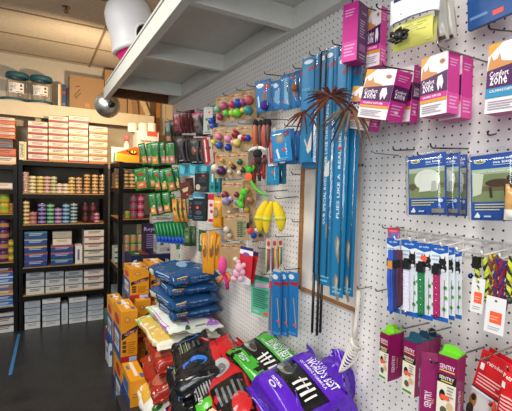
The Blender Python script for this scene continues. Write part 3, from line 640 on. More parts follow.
ybox(157.5, 236, 172, 261, 3.78, .16, '#c9c9c6', {'front': [('e', -.2, .05, .14, .09, '#6a6c70'), ('l', -.35, -.15, .35, -.4, 4, '#8c8e90'), ('e', .25, -.3, .1, .08, '#a84a3c')], 'left': [('r', -.4, -.3, .4, .3, '#a8a8a6')]}, 'white product box standing on the right navy tray', zbot=z_f)
ybox(144.5, 224, 157, 255, 3.95, .14, '#2c1d3c', {'front': [('t', 'Royal', -.05, .3, .2, '#b8a8d0'), ('l', -.35, .15, .35, -.4, 7, '#8c7ca8')]}, 'dark purple box with pale lettering behind the white product box', zbot=z_f - .0)
ybox(153, 213.5, 176, 225, 3.97, .14, '#e0dcd4', {'front': [('r', -.5, -.04, .5, .04, '#a09c94'), ('l', -.4, .4, .2, .1, 2, '#8c8478')]}, 'white flat carton balanced high beside the blue tipped brushes', zbot=None)
ybox(158.5, 225.3, 176, 236, 3.97, .12, '#3c2a48', {'front': [('l', -.35, .3, .35, -.3, 3, '#8c7ca8')]}, 'plum coloured carton directly under the white flat carton')
ybox(176, 244, 187, 270, 3.3 - .2, .06, '#d0d8cc', {'front': [('r', -.5, -.5, .5, -.25, '#b8303c'), ('r', -.5, .3, .5, .5, '#2c7a3c'), ('e', 0, .05, .25, .14, '#3c7a4c')]}, 'white and green box with red foot behind the blue bags')
# ================================================================== BAG PILE AND LITTER CARTONS ALONG THE PEGBOARD
def bag(name, label, P0, P1, up, W, T, col, top=None, side=None, end=None, seed=1, cat='bag', droop=0, amp=.012, flap=.035, flap0=.02, back=None, kind='gloss', group=None, p=.6, extra=None, side2=None):
    """sack lying from its foot P0 to its mouth P1; its printed face towards 'up'"""
    P0, P1 = Vector(P0), Vector(P1); X = (P1 - P0); L = X.length; X.normalize(); up = Vector(up); Z = (up - X * up.dot(X)).normalized(); Y = Z.cross(X)
    t = thing(name, label, cat, (P0 + P1) / 2, group=group)
    t.rotation_euler = Matrix((X, Y, Z)).transposed().to_euler()
    def S(u, th, e=0):
        u = max(-1, min(1, u))
        c, s = math.cos(th), math.sin(th); a = abs(u)
        ht = T / 2 * max(.035, (1 - a ** 11) ** .5); hw = W / 2 * (1 - .03 * a ** 10 + .02 * a ** 3)
        y = hw * math.copysign(abs(c) ** p, c); z = ht * math.copysign(abs(s) ** p, s)
        q = Vector((u * L * 5, y * 9, z * 9 + seed * 7.3)); n = noise.noise(q) * 1.2 + noise.noise(q * 2.3) * .6 + (noise.noise(Vector((u * 9, th * 3, seed))) * a ** 2)
        k = 1 if a < .93 else .4
        y += c * (n * amp * k + e); z += s * (n * amp * k + e) - droop * (u * u)
        return (u * L / 2, y, z)
    nu, nt = 44, 48; mb = MB(); m = P(col, kind); k0 = len(mb.v)
    us = [math.copysign(1 - (1 - abs(x)) ** 1.5, x) for x in [-1 + 2 * i / nu for i in range(nu + 1)]]
    vs = [S(u, 2 * PI * j / nt) for u in us for j in range(nt)]
    fs = [(i * nt + j, (i + 1) * nt + j, (i + 1) * nt + (j + 1) % nt, i * nt + (j + 1) % nt) for i in range(nu) for j in range(nt)]
    mb.add(vs, fs, m, True)
    mb.add(vs[:nt], [tuple(range(nt))], m); mb.add(vs[-nt:], [tuple(range(nt))[::-1]], m)
    body_mb = mb
    def TopF(u, v, e):
        c = min(1, abs(2 * v) * .999) ** (1 / p); th = math.acos(math.copysign(c, v)); return S(2 * u, th, e)
    def SideF(sg):
        def F(u, v, e):
            s = min(1, abs(2 * v) * .999) ** (1 / p); b = math.asin(math.copysign(s, v)); return S(2 * u * -sg * -1, (PI - b) if sg < 0 else b, e)
        return F
    def EndF(u, v, e):
        # foot end seen from outside
        fr = min(.97, abs(2 * v)); a = (1 - fr * fr) ** (1 / 11); c = min(1, abs(2 * u) * .999) ** (1 / p); th = math.acos(math.copysign(c, -u)); return S(-a, th if v >= 0 else -th, e)
    if top:
        body_mb.draw(TopF, top, asp=W / L, n=14, k=8, lift=.0012)
    if end:
        body_mb.draw(EndF, end, asp=T / W, n=12, k=3, lift=.0015)
    if side:
        body_mb.draw(SideF(-1), side, asp=T / L, n=14, k=5, lift=.0012)
    if side2:
        body_mb.draw(SideF(1), side2, asp=T / L, n=14, k=5, lift=.0012)
    body = body_mb.build('bag_body', t)
    # crimped seals at both ends
    for sgn, ln in ((1, flap), (-1, flap0)):
        if ln <= 0: continue
        mb = MB(); n = 26; rows = 4
        def FF(u, v, e, sgn=sgn, ln=ln):
            b = noise.noise(Vector((u * 6, seed * 2.1, v * 2 + sgn))) * ln * .55 * (v + .5)
            return (sgn * (L / 2 + (v + .5) * ln), u * W * (1.02), b + e - droop + math.sin(u * 60) * .001)
        mb.rect(FF, -.5, -.5, .5, .5, P(col, kind), .001, n, rows); mb.rect(FF, -.5, -.5, .5, .5, P(back or col, kind), -.001, n, rows); mb.build('crimped_seal', body)
    return t, S, L

K = ('#141415', 'gloss')
def wb_ops(c, c2):
    """front of the litter bags: colour, black photo band, colour; words run across the bag"""
    C = (c, 'gloss'); D = (c2, 'gloss'); r = -PI / 2
    return [('r', -.46, -.47, -.22, .46, C), ('r', -.22, -.5, .12, .5, K),
            ('p', [(-.22, -.3), (-.17, -.1), (-.2, .2), (-.22, .35), (-.27, .35), (-.27, -.3)], C),
            ('e', -.07, .28, .08, .15, ('#77776f', 'gloss')), ('e', -.05, .23, .05, .08, ('#3c3c3a', 'gloss')), ('e', -.11, .34, .03, .06, ('#a5a5a0', 'gloss')), ('e', .0, .32, .04, .07, ('#55554f', 'gloss')),
            ('r', -.02, -.16, -.005, .04, ('#e4e2dc', 'print')), ('r', -.16, -.2, .07, -.165, ('#e4e2dc', 'print')), ('r', -.16, -.12, .07, -.085, ('#e4e2dc', 'print')), ('r', -.16, -.04, .07, -.005, ('#e4e2dc', 'print')), ('r', -.15, -.275, .03, -.25, ('#e4e2dc', 'print')),
            ('r', .12, -.5, .5, .5, C),
            ('t', "WORLD'S BEST", .29, -.04, .12, '#efedf4', .6, r), ('t', 'CAT LITTER', .385, .02, .05, '#e0dcec', None, r), ('l', .17, .4, .19, -.4, 1, '#cdc6e0'),
            ('t', 'CLUMPING FORMULA', .18, .0, .04, '#ddd8ee', None, r), ('e', -.37, .12, .03, .07, ('#d9d4e8', 'print')), ('e', -.37, .12, .018, .04, C), ('t', 'NATURAL', -.31, .1, .035, '#e4e0f0', None, r)]
def wb_text_fix(ops): return ops
# purple bag, nearest
A = onX(0, 0, 1)  # unused
purple, _, _ = bag('cat_litter_bag', 'purple and black cat litter bag lying nearest on the pile', (.705, 1.115, .80), (.97, 1.10, .855), (-.2, -.22, 1), .30, .17, ('#4f1fa8'), wb_ops('#5a22b8', '#4a1a9c'),
    side=[('r', -.46, -.4, -.2, .45, ('#5a22b8', 'gloss')), ('r', -.2, -.5, .1, .5, K), ('l', -.16, .3, .06, -.35, 7, '#8c8c90'), ('e', .2, .2, .035, .11, '#d9d4e8'), ('e', .2, .2, .026, .08, ('#4a1a9c', 'gloss')), ('e', .2, -.12, .035, .11, '#d9d4e8'), ('e', .2, -.12, .026, .08, ('#4a1a9c', 'gloss')), ('e', .38, .0, .075, .3, '#1b1420'), ('e', .38, .0, .065, .25, '#c9a878')], seed=3, flap=.0, amp=.009)
# its gathered, torn-open mouth standing up against the wall
def ruffle(parent, pts_in, pts_out, col, seed, name='open_mouth'):
    mb = MB(); n = len(pts_in) - 1; rows = 7; N = 40
    def lerp(pts, s): 
        f = s * (len(pts) - 1); i = min(int(f), len(pts) - 2); return pts[i].lerp(pts[i + 1], f - i)
    vs = []
    for r in range(rows + 1):
        for i in range(N + 1):
            s = i / N; a, b_ = lerp(pts_in, s), lerp(pts_out, s); q = a.lerp(b_, r / rows)
            nn = noise.noise(Vector((s * 7, r * .35, seed))) * .05 * (r / rows) + noise.noise(Vector((s * 17, r * .8, seed + 5))) * .014
            q = q + Vector((-nn, nn * .5, nn * .35)); vs.append(q)
    vs2 = [v + Vector((.0025, 0, 0)) for v in vs]
    fs = [(r * (N + 1) + i, r * (N + 1) + i + 1, (r + 1) * (N + 1) + i + 1, (r + 1) * (N + 1) + i) for r in range(rows) for i in range(N)]
    inv = parent.matrix_basis.inverted() if False else Matrix.LocRotScale(parent.location, parent.rotation_euler, None).inverted()
    mb.add([inv @ v for v in vs], fs, P(col, 'gloss'), True); mb.add([inv @ v for v in vs2], [f[::-1] for f in fs], P(col, 'gloss'), True); mb.build(name, parent)
pw = lambda px, py, X: onX(px, py, X)
ruffle(purple, [pw(312, 372, .90), pw(330, 376, .90), pw(346, 392, .92), pw(350, 411, .95)], [pw(307, 344, .95), pw(320, 362, .96), pw(333, 350, .985), pw(345, 351, 1.0), pw(349, 368, 1.005), pw(350, 400, 1.0)], '#4f1fa8', 4)
green, _, _ = bag('cat_litter_bag', 'green and black cat litter bag lying behind the purple one', (.76, 1.44, .765), (1.0, 1.44, .83), (-.25, -.2, 1), .33, .13, ('#151515'), wb_ops('#3fa52e', '#2f8a24'),
    side=[('r', -.5, -.5, .14, .5, K), ('l', -.4, .35, .1, -.35, 6, '#6c6c70'), ('r', .14, -.45, .5, .45, ('#3fa52e', 'gloss'))], seed=5, amp=.009)
# red and black bag whose red mouth is twisted up
redb, _, _ = bag('cat_litter_bag', 'red and black bag with a crumpled red mouth beside the green litter bag', (.665, 1.20, .69), (.79, 1.80, .765), (-.55, -.05, 1), .19, .13, ('#c01f24'), [('r', -.5, -.5, -.1, .5, K), ('e', .06, .0, .1, .22, ('#a8a8a6', 'gloss')), ('e', .05, .0, .06, .12, ('#6c6c6c', 'gloss')), ('e', -.36, -.15, .09, .2, ('#c8282c', 'gloss')), ('l', -.3, .3, -.14, -.3, 5, '#66666a')],
    side=[('r', -.5, -.5, .0, .5, K), ('l', -.3, .3, .0, -.3, 5, '#8c8c90')], side2=[('r', -.5, -.5, .05, .5, K), ('l', -.3, .3, .0, -.3, 5, '#8c8c90')], seed=7, flap=0)
ruffle(redb, [pw(207, 350, .74), pw(218, 352, .78), pw(233, 352, .86), pw(240, 352, .9)], [pw(201, 339, .72), pw(206, 338, .74), pw(215, 345, .80), pw(226, 341, .86), pw(243, 339, .93)], '#c01f24', 9)
blkg, _, _ = bag('cat_litter_bag', 'black bag with bright green panel and beige disc, left of the red one', (.57, 1.18, .635), (.68, 1.74, .715), (-.65, -.05, 1), .15, .10, ('#161616'), [('e', .30, .05, .08, .22, ('#3fb52e', 'gloss')), ('r', -.5, -.32, -.02, .3, ('#4cb52e', 'gloss')), ('e', -.22, -.05, .11, .26, ('#1c1c1c', 'gloss')), ('e', -.22, -.05, .095, .22, ('#d9c49a', 'print')), ('l', .02, .3, .2, -.3, 7, '#8c8c90'), ('t', 'CAT', -.02, .12, .14, '#f0efe9')],
    side=[('l', -.3, .3, .3, -.3, 6, '#6c6c70')], side2=[('l', -.3, .3, .3, -.3, 6, '#6c6c70')], seed=11, flap=.03)
lowr, _, _ = bag('cat_litter_bag', 'black and red bag lowest on the pile at the bottom frame edge', (.52, 1.20, .52), (.60, 1.72, .57), (-.55, 0, 1), .17, .12, ('#171717'), [('e', -.1, 0, .08, .2, ('#c8282c', 'gloss')), ('e', -.1, 0, .05, .12, K), ('l', .1, .35, .3, -.35, 6, '#8c8c90'), ('r', .32, -.5, .42, .5, ('#c8282c', 'gloss'))], seed=12)
# black dog food bags with blue arcs
bl_ops = [('r', -.42, -.48, -.26, .48, ('#1c1d20', 'gloss')), ('e', -.2, -.05, .11, .3, ('#2f74d0', 'gloss')), ('e', -.23, -.02, .085, .24, ('#15171c', 'gloss')), ('l', .1, .3, .25, -.3, 5, '#4c4e52'), ('e', .34, .0, .05, .3, ('#2f5fa0', 'gloss')), ('e', .345, .02, .04, .24, ('#15171c', 'gloss')), ('r', .1, .18, .3, .2, ('#8fa53c', 'print')), ('r', .1, .05, .26, .07, ('#8fa53c', 'print'))]
bag('dog_food_bag', 'black dog food bag with blue arc, upper of the two by the red bags', (.61, 1.53, .725), (.70, 1.93, .755), (-.5, -.2, 1), .20, .10, '#17181b', bl_ops, side=[('l', -.3, .3, .3, -.3, 5, '#5c5e62')], seed=13, amp=.014, flap=.05)
bag('dog_food_bag', 'black dog food bag with blue arc, lower of the two by the red bags', (.57, 1.47, .60), (.66, 1.92, .65), (-.5, -.2, 1), .18, .11, '#17181b', bl_ops, side=[('l', -.3, .3, .3, -.3, 5, '#5c5e62')], seed=14, amp=.013, flap=.03)
# brick red bags
rd = [('e', .0, .1, .2, .2, ('#8c2a1c', 'gloss')), ('e', -.3, .1, .12, .3, ('#b5604a', 'gloss')), ('l', .15, .3, .35, -.2, 4, '#d9a08c')]
rs = [('r', -.4, -.1, -.1, .05, ('#e0b8a8', 'print')), ('l', .0, .2, .35, -.2, 3, '#c98a78'), ('r', -.48, -.4, -.42, .2, ('#2c4a34', 'print'))]
for i, (x, y, z, lab) in enumerate(((.65, 2.02, .60, 'brick red pet food bag, upper of two beside the yellow cartons'), (.615, 1.97, .475, 'brick red pet food bag, lower of two beside the yellow cartons'))):
    bag('dog_food_bag', lab, (x, y, z), (x + .05, y + .50, z + .0), (-.3, 0, 1), .2, .12, '#a02818', rd, side=rs, side2=rs, seed=20 + i, amp=.012)
bag('cat_litter_bag', 'yellow and white bag with green badge beneath the brick red bags', (.60, 1.86, .345), (.64, 2.42, .345), (-.6, -.1, 1), .24, .14, '#e9e6dc', [('r', .0, -.5, .5, .5, ('#dfae3c', 'gloss')), ('e', -.22, .1, .08, .16, ('#2c6a2c', 'print')), ('t', '8', -.22, .1, .14, '#e9e6dc'), ('e', -.45, -.2, .12, .3, ('#6a2cb0', 'gloss')), ('l', -.1, .2, -.0, -.3, 3, '#9ab0a0')], side2=[('r', -.1, -.5, .5, .5, ('#dfae3c', 'gloss'))], side=[('r', -.1, -.5, .5, .5, ('#dfae3c', 'gloss'))], seed=25)
# lettuce and lilac bags under the blue stack
bag('pet_food_bag', 'white and yellow bag with pale green corner above the brick red bags', (.755, 2.10, .69), (.75, 2.60, .69), (-.06, -.05, 1), .37, .075, '#e6e4d2', [('r', -.5, .2, .5, .5, ('#d9b95c', 'gloss')), ('r', .1, -.2, .5, .3, ('#a8c87c', 'gloss'))], side2=[('r', -.3, -.5, .3, .5, ('#dcae4a', 'gloss')), ('r', .3, -.3, .5, .5, ('#a8c87c', 'gloss'))], seed=31, flap0=.03)
# (the sack's foot faces the camera)
bag('pet_food_bag', 'white and lilac bag with green badge directly under the blue bags', (.795, 2.10, .76), (.79, 2.58, .76), (0, -.06, 1), .32, .07, '#e3e6dc', [('r', -.5, -.5, .5, -.2, ('#b48cd0', 'gloss'))], end=[('e', .36, .0, .16, .42, ('#a86cc8', 'gloss')), ('e', -.15, .05, .05, .3, '#2c6a3c'), ('l', -.0, .3, .2, -.3, 2, '#7c8c7c')], side2=[('r', -.5, -.5, .2, .5, ('#b070c8', 'gloss')), ('r', .2, -.4, .5, .5, ('#a8c890', 'gloss'))], side=[('r', -.5, -.5, .2, .5, ('#b070c8', 'gloss'))], seed=33, flap0=.045, amp=.008)
Bl = '#1c4a7c'
for i, (x, y, z, T_, yaw, lab) in enumerate(((.82, 2.14, .832, .072, 0, 'blue kibble bag, lowest of the blue stack, on the lilac bag'), (.805, 2.12, .903, .072, -.03, 'blue kibble bag with lime line, second from the bottom of blue stack'),
        (.80, 2.15, .972, .072, .03, 'blue kibble bag, second from the top of the blue stack'), (.815, 2.14, 1.045, .085, -.05, 'blue kibble bag on top of the blue stack, pale leaf print showing'))):
    tp = [('e', .0, .0, .13, .1, ('#8ca8c4', 'gloss')), ('e', .1, -.15, .06, .14, ('#8ca8c4', 'gloss')), ('r', -.38, -.15, -.2, -.11, ('#a8bcd0', 'print'))]
    bag('dog_food_bag', lab, (x, y, z), (x + yaw, y + .42, z), (-.04, -.10 if i == 3 else -.04, 1), .30, T_, Bl, tp, end=[('r', -.42, -.28, -.2, .28, '#6c1a24'), ('r', -.42, .2, -.2, .28, '#c9b46c'), ('t', 'NATURAL', -.31, 0, .22, '#e9dcc8', .2), ('r', -.42, -.42, -.2, -.34, '#5c9c3c'), ('t', 'WHOLESOME', .06, .0, .2, '#8fb0d4', .38)], side2=[('l', -.35, .3, .1, -.3, 3, '#8fa8c4'), ('r', .15, -.2, .4, .2, ('#c8d0b0', 'print'))], seed=40 + i, amp=.011, flap=.02, flap0=.028)
# front labels of the blue bags, sewn on the foot that faces the aisle
def foot_label(x, y, z, w, h, ops, name, parent=None): pass
# platform that carries the pile
mb = MB(); mb.box(.74, 1.0, 0, 1.0, 1.62, .56, P('#2a2a2c', 'paint')); mb.box(.62, 1.63, 0, 1.0, 1.92, .42, P('#2a2a2c', 'paint')); mb.box(.66, 1.93, 0, 1.0, 2.75, .40, P('#2a2a2c', 'paint')); struct('trim_3', mb)
mb = MB(); mb.box(.42, 1.2, 0, .615, 2.5, .25, P('#2a2a2c', 'paint')); struct('trim_4', mb)

# ---- yellow-orange litter cartons
OR = '#e89a1c'
def arm_front(): return [('r', -.5, -.5, .5, -.38, '#b8262c'), ('r', .0, -.49, .45, -.40, '#b8c8e0'), ('p', [(-.45, .06), (.48, .2), (.48, .12), (-.45, -.06)], '#2b1a1c'), ('t', 'CLUMP', .0, .07, .075, '#e8a0a8', .6, .14), ('e', -.12, .33, .16, .055, '#c97a5c'), ('e', -.12, .33, .1, .035, '#f0b040'),
        ('r', -.4, -.14, -.18, -.08, '#5c3a1c'), ('r', -.4, -.22, -.18, -.16, '#5c3a1c'), ('r', -.4, -.30, -.18, -.24, '#5c3a1c'), ('l', -.1, -.1, .4, -.34, 6, '#b5701c'), ('e', .33, .1, .1, .04, '#6a4a5c')]
def arm_side(): return [('r', -.5, -.5, .5, .1, '#2c5a9c'), ('r', -.3, -.35, .3, .0, '#d9d4c8'), ('e', .0, .25, .3, .1, '#c8302c'), ('l', -.35, -.1, .3, -.3, 3, '#3c3c44')]
tape = [('r', -.1, -.3, .12, .45, '#f0e4cc'), ('r', -.4, .1, -.2, .3, '#4c7c9c'), ('r', .2, -.4, .42, -.2, '#3c6c9c')]
def litter(px0, px1, pyt, pyb, Y, d, label, rz=0, zbot=None):
    t, w, d, h = ybox(px0, pyt, px1, pyb, Y, d, OR, {'front': arm_front(), 'left': arm_side(), 'top': tape}, label, 'carton', 'litter_carton', zbot=zbot, part='carton_body', rz=rz)
    mb = MB(); mb.tube([(-w * .22, -.01 - 0, h / 2 + .001), (-w * .2, -.0, h / 2 + .012), (w * .2, -.0, h / 2 + .012), (w * .22, -.01, h / 2 + .001)], .004, P('#e9e4da', 'print')); mb.build('carry_handle', t); return t
zC = zat(129, 362, 2.66)
litter(120.8, 137.5, 311, 362, 2.66, .30, 'tall yellow carton in the aisle stack, above the lowest yellow carton', zbot=zC)
litter(121.5, 137, 362.6, 440, 2.67, .28, 'yellow carton on the floor directly under the tall aisle carton', zbot=.001)
def arm_low(): return [('p', [(.2, .12), (.48, .22), (.42, .06), (.25, .02)], '#7c7468'), ('l', -.35, .3, .3, .2, 2, '#b57c2c'), ('p', [(-.3, .0), (.2, .1), (.2, .08), (-.3, -.02)], '#6c5a3c'), ('l', -.4, -.2, .4, -.4, 4, '#c98a24'), ('r', -.5, -.5, .5, -.45, '#3c4a7c')]
t, w_, d_, h_ = ybox(130, 380, 146.5, 440, 2.32, .27, OR, {'front': arm_low(), 'left': [('r', -.5, -.5, .5, .2, '#1c4a8c'), ('p', [(-.5, -.5), (.5, -.5), (.5, -.1), (-.1, .1)], '#2c7cb0'), ('r', -.3, .22, .3, .4, '#3c6ca8')], 'top': tape}, 'yellow carton with blue side panel, lowest and nearest in the aisle', 'carton', 'litter_carton', part='carton_body')
zb_ = t.location.z - h_ / 2
mb = MB(); mb.box(.40, 2.32, .001, .56, 2.58, zb_ - .002, P('#a5793f', 'card')); F = lambda u, v, e: (.48 + u * .16, 2.32 - e, zb_ / 2 + v * zb_)
tag(mb.build('cardboard_box'), 'plain cardboard box on the floor under the nearest yellow carton', 'box')
# stack behind: two cartons side by side on top of others
z1_ = zat(144, 340.6, 2.92); z2_ = zat(143, 300, 2.9); z3_ = zat(122, 346, 2.98)
litter(137, 151, 340.6, 380, 2.92, .2, 'yellow carton low between the aisle stack and brick red bags', zbot=.001)
litter(136.5, 150.5, 300, 340, 2.9, .22, 'yellow carton beside the brick red bags, under the back right one', zbot=z1_ + .001)
litter(151.5, 166, 300.5, 340, 3.02, .24, 'yellow carton largely hidden behind the blue bags, below another yellow carton', zbot=.001)
litter(130, 149, 268.5, 300, 2.96, .26, 'yellow carton standing highest at the back of the stack, left of two', zbot=z2_ + .001)
litter(150.5, 166, 264, 300, 3.02, .26, 'yellow carton at the back of the stack, tucked behind the blue bags', zbot=zat(158, 300.5, 3.02) + .001)
litter(112.5, 125, 303, 346, 3.02, .28, 'yellow carton at the back of the aisle stack, below the tallest pair', zbot=z3_ + .001)
t = ybox(117.5, 346, 127, 388, 2.98, .25, '#3c3a3c', {'front': [('r', -.4, -.2, .4, .1, '#c8302c'), ('r', -.4, .2, .3, .35, '#e8a83c')], 'left': [('r', -.3, -.3, .3, .3, '#c98a3c')]}, 'dark carton with red and yellow marks under the back yellow carton', 'carton', 'litter_carton', zbot=.001)
# upright packages on the floor by the right shelving
ybox(109, 333, 113, 366, 3.46, .2, '#d9dde4', {'front': [('r', -.5, .2, .5, .5, '#2c4a9c'), ('e', 0, -.1, .3, .08, '#3c5aa8')], 'left': [('r', -.5, .1, .5, .5, '#2c4a9c'), ('r', -.5, .4, .5, .5, '#b8302c'), ('e', 0, -.1, .2, .08, '#3c5aa8')]}, 'blue and white box standing on the floor at the aisle edge', zbot=.001)
ybox(106.5, 312, 111.5, 345, 3.9, .15, '#2c6a4c', {'front': [('r', -.5, -.5, .5, .1, '#b83a2c')], 'left': [('r', -.5, -.5, .5, .0, '#b83a2c')]}, 'green and red box on the floor in front of the right shelving', zbot=.001)
# ================================================================== GOODS HANGING ON THE PEGBOARD
# wood-framed white cover panel let into the pegboard
fa = onX(299.5, 287.8, WALL); fb = onX(357.5, 309.7, WALL); zt = 1.692; zb_ = 1.149
t = thing('framed_panel', 'white cover panel in a thin brown wooden frame on the pegboard', 'panel', (WALL, (fa.y + fb.y) / 2, zb_)); hy = (fa.y - fb.y) / 2
WD = P('#9a6a3c', 'wood')
def lb(y0, z0, y1, z1, th, m): 
    mb = MB(); mb.box(-th, y0, z0, -.0005, y1, z1, m); return mb
lb(-hy + .012, .014, hy - .02, zt - zb_ - .012, .006, P('#ded6cc', 'paint')).build('cover_board', t)
lb(hy - .022, 0, hy, zt - zb_, .014, WD).build('frame_post', t)
lb(-hy, 0, hy, .013, .014, WD).build('frame_rail', t)
lb(-hy, zt - zb_ - .010, hy, zt - zb_, .010, P('#b08a66', 'wood')).build('frame_rail', t)
lb(-hy, 0, -hy + .012, zt - zb_, .008, P('#e0cfc4', 'paint')).build('frame_post', t)
c = onX(316, 231, WALL) - t.location
mb = MB(); mb.box(-.0075, c.y - .0015, c.z - .018, -.006, c.y + .0015, c.z + .018, P('#b8aca0')); mb.box(-.0075, c.y - .008, c.z - .018, -.006, c.y + .0015, c.z - .015, P('#b8aca0')); mb.build('finger_latch', t)
# peach seam strip to the frame's right
s0 = onX(357.5, 200, WALL).y; s1 = onX(361, 200, WALL).y
mb = MB(); mb.box(WALL - .003, s1, zb_ - .1, WALL - .0003, s0 - .001, 1.95, P('#d8c8c0', 'paint')); struct('trim_5', mb)

def hang(name, label, cat, px0, py0, px1, py1, off, a=0, tilt=0, group=None):
    c, w, h, rz = frame(px0, py0, px1, py1, X=WALL - off, a=a)
    t = thing(name, label, cat, c, rz, group=group)
    if tilt: t.rotation_euler = (Matrix.Rotation(rz, 3, 'Z') @ Matrix.Rotation(math.radians(-tilt), 3, 'Y')).to_euler()
    return t, w, h
def hpouch(name, label, cat, r, off, col, ops=None, a=0, tilt=0, t_=.02, kind='gloss', back=None, group=None, hole='#e9e6e0', tab=True, seed=None):
    t, w, h = hang(name, label, cat, *r, off, a, tilt, group)
    pouch(w, h, t_, col, ops, 'pouch_body', t, kind, seed if seed is not None else len(LABELS) * 1.7, back)
    return t, w, h
def hbox(name, label, cat, r, off, d, col, ops=None, a=0, tilt=0, tab=None, part='carton_body', group=None, kind='print'):
    t, w, h = hang(name, label, cat, *r, off, a, tilt, group)
    # the front face lies at the measured plane, the body goes back towards the wall
    mb = MB(); mb.box(-w / 2, 0, -h / 2, w / 2, d, h / 2, P(col, kind)); F = {k: (lambda f: (lambda u, v, e: (f(u, v, e)[0], f(u, v, e)[1] + d / 2, f(u, v, e)[2])))(f) for k, f in box_faces(w, d, h).items()}
    for face, lst in (ops or {}).items(): mb.draw(F[face], lst, asp=(d if face == 'top' else h) / (w if face in ('front', 'top', 'back') else d))
    bd = mb.build(part, t, .0012)
    if tab:
        mb = MB(); mb.prism([(-w * .3, 0), (w * .3, 0), (w * .25, .03), (-w * .25, .03)], d - .002, d, P(tab, 'print')); o = mb.build('hang_tab', t); o.location = (0, 0, h / 2 - .001)
    return t, w, h
def hcard(name, label, cat, r, off, col, ops=None, a=0, tilt=0, th=.0012, kind='print', group=None, blister=None, part='backing_card', hole=True):
    t, w, h = hang(name, label, cat, *r, off, a, tilt, group)
    mb = MB(); mb.box(-w / 2, 0, -h / 2, w / 2, th, h / 2, P(col, kind)); F = lambda u, v, e: (u * w, -e, v * h)
    mb.draw(F, (ops or []) + ([('e', 0, .46, .04, .012, '#2a2422')] if hole else []), asp=h / w); mb.build(part, t)
    if blister:
        u0, v0, u1, v1, d = blister; mb = MB(); n = 6
        def B(u, v, e): 
            g = min(1, 4 * min(u + .5, .5 - u, v + .5, .5 - v)) if True else 0; g = max(0, g) ** .4
            return ((u0 + (u1 - u0) * (u + .5)) * w, -d * g - .0004, (v0 + (v1 - v0) * (v + .5)) * h)
        mb.rect(B, -.5, -.5, .5, .5, P('#eef2f4', 'clear'), 0, 14, 14); mb.build('clear_blister', t)
    return t, w, h
def hk(px, py, L, what, **k): return hook_at(px, py, L, what, **k)

# ---------------- calming diffuser cartons, top right
MG, PU, WH = '#c8288a', '#4a1a50', '#e9e2e2'
def cz_front(teal=False):
    b = '#2c8ab0' if teal else MG
    return [('p', [(-.5, .5), (-.5, .32), (-.15, .5)], '#d99a2c'), ('p', [(-.48, .18), (-.42, .34), (-.36, .26), (-.26, .28), (-.22, .36), (-.16, .24), (.1, .2), (.2, .12), (-.48, .12)], '#c98a50'), ('p', [(-.5, .12), (.5, .2), (.5, -.14), (-.5, -.14)], PU),
            ('t', 'Comfort', -.2, .06, .085, '#efe6ee', .46), ('t', 'zone', -.2, -.04, .12, '#efe6ee', .42), ('p', [(.12, .0), (.16, .12), (.3, .14), (.36, .02), (.3, -.1), (.24, -.02), (.18, -.12)], '#efe9ec'),
            ('r', -.5, -.23, .5, -.14, b), ('t', 'CALMING DIFFUSER', -.05, -.185, .04, '#efe6ee', .7), ('r', -.5, -.28, .5, -.23, '#d99a2c' if not teal else '#2c8ab0'), ('l', -.42, -.32, .3, -.46, 4, '#a89aa6'), ('e', .3, .36, .09, .035, '#b5703c')]
cz_side = [('r', -.5, -.1, .5, .2, PU), ('t', 'Comfort', 0, .09, .07, '#efe6ee', .7), ('t', 'zone', 0, .0, .1, '#efe6ee', .66), ('l', -.35, -.16, .3, -.4, 4, '#e29ac8'), ('e', .0, -.32, .14, .03, '#efc4e0'), ('l', -.35, .42, .3, .28, 3, '#e29ac8')]
cz_plain = [('r', -.5, -.5, .5, -.16, '#d9489c'), ('l', -.35, -.2, .35, -.42, 4, '#e9a4cc'), ('l', -.35, .4, .3, .26, 3, '#e29ac8')]
cz_dark = [('r', -.5, -.5, .5, .5, PU), ('t', 'Comfort', .1, .34, .05, '#c9a4c4', .5), ('l', -.3, .22, .2, -.1, 7, '#b08cb0'), ('r', -.3, -.32, .3, -.2, '#8c5c8c'), ('l', -.3, -.36, .3, -.46, 2, '#b08cb0')]
CZ = 'calming diffuser cartons'
hbox('diffuser_carton', 'magenta carton with dark purple side, highest hanging near the loft', 'carton', (342.5, 3, 357.5, 61), .20, .062, MG, {'front': cz_plain, 'right': cz_dark}, a=18)
hbox('diffuser_carton', 'white fronted carton with magenta side behind the highest magenta carton', 'carton', (367, 8, 380.5, 66), .10, .035, MG, {'front': [('r', -.5, -.5, .5, .5, WH)] + cz_front(), 'right': cz_plain}, a=12)
hbox('diffuser_carton', 'tilted cat diffuser carton with magenta side, the frontmost of its bunch', 'carton', (362, 70, 392, 118), .21, .07, MG, {'front': [('r', -.5, -.5, .5, .5, WH)] + cz_front(), 'right': cz_side}, a=6, tilt=-13)
hbox('diffuser_carton', 'tilted cat diffuser carton, lower left, beside the blue wand packs', 'carton', (349, 87, 373, 129), .15, .05, MG, {'front': [('r', -.5, -.5, .5, .5, WH)] + cz_front(), 'right': cz_side}, a=6, tilt=-13)
hbox('diffuser_carton', 'diffuser carton half hidden behind the tilted frontmost one, its base showing', 'carton', (388, 68, 412, 122), .10, .035, MG, {'front': [('r', -.5, -.5, .5, .5, WH)] + cz_front(), 'right': cz_side}, a=4, tilt=-3)
hbox('diffuser_carton', 'upright diffuser carton with orange cat, front one right of the tilted cartons', 'carton', (421, 55, 447.5, 115), .17, .045, MG, {'front': [('r', -.5, -.5, .5, .5, WH)] + cz_front(), 'right': cz_plain}, a=0, tilt=1)
hbox('diffuser_carton', 'upright diffuser carton showing mostly its magenta side behind the front one', 'carton', (440, 59, 461.5, 119), .10, .045, MG, {'front': [('r', -.5, -.5, .5, .5, WH)] + cz_front(), 'right': cz_plain}, a=0, tilt=1)
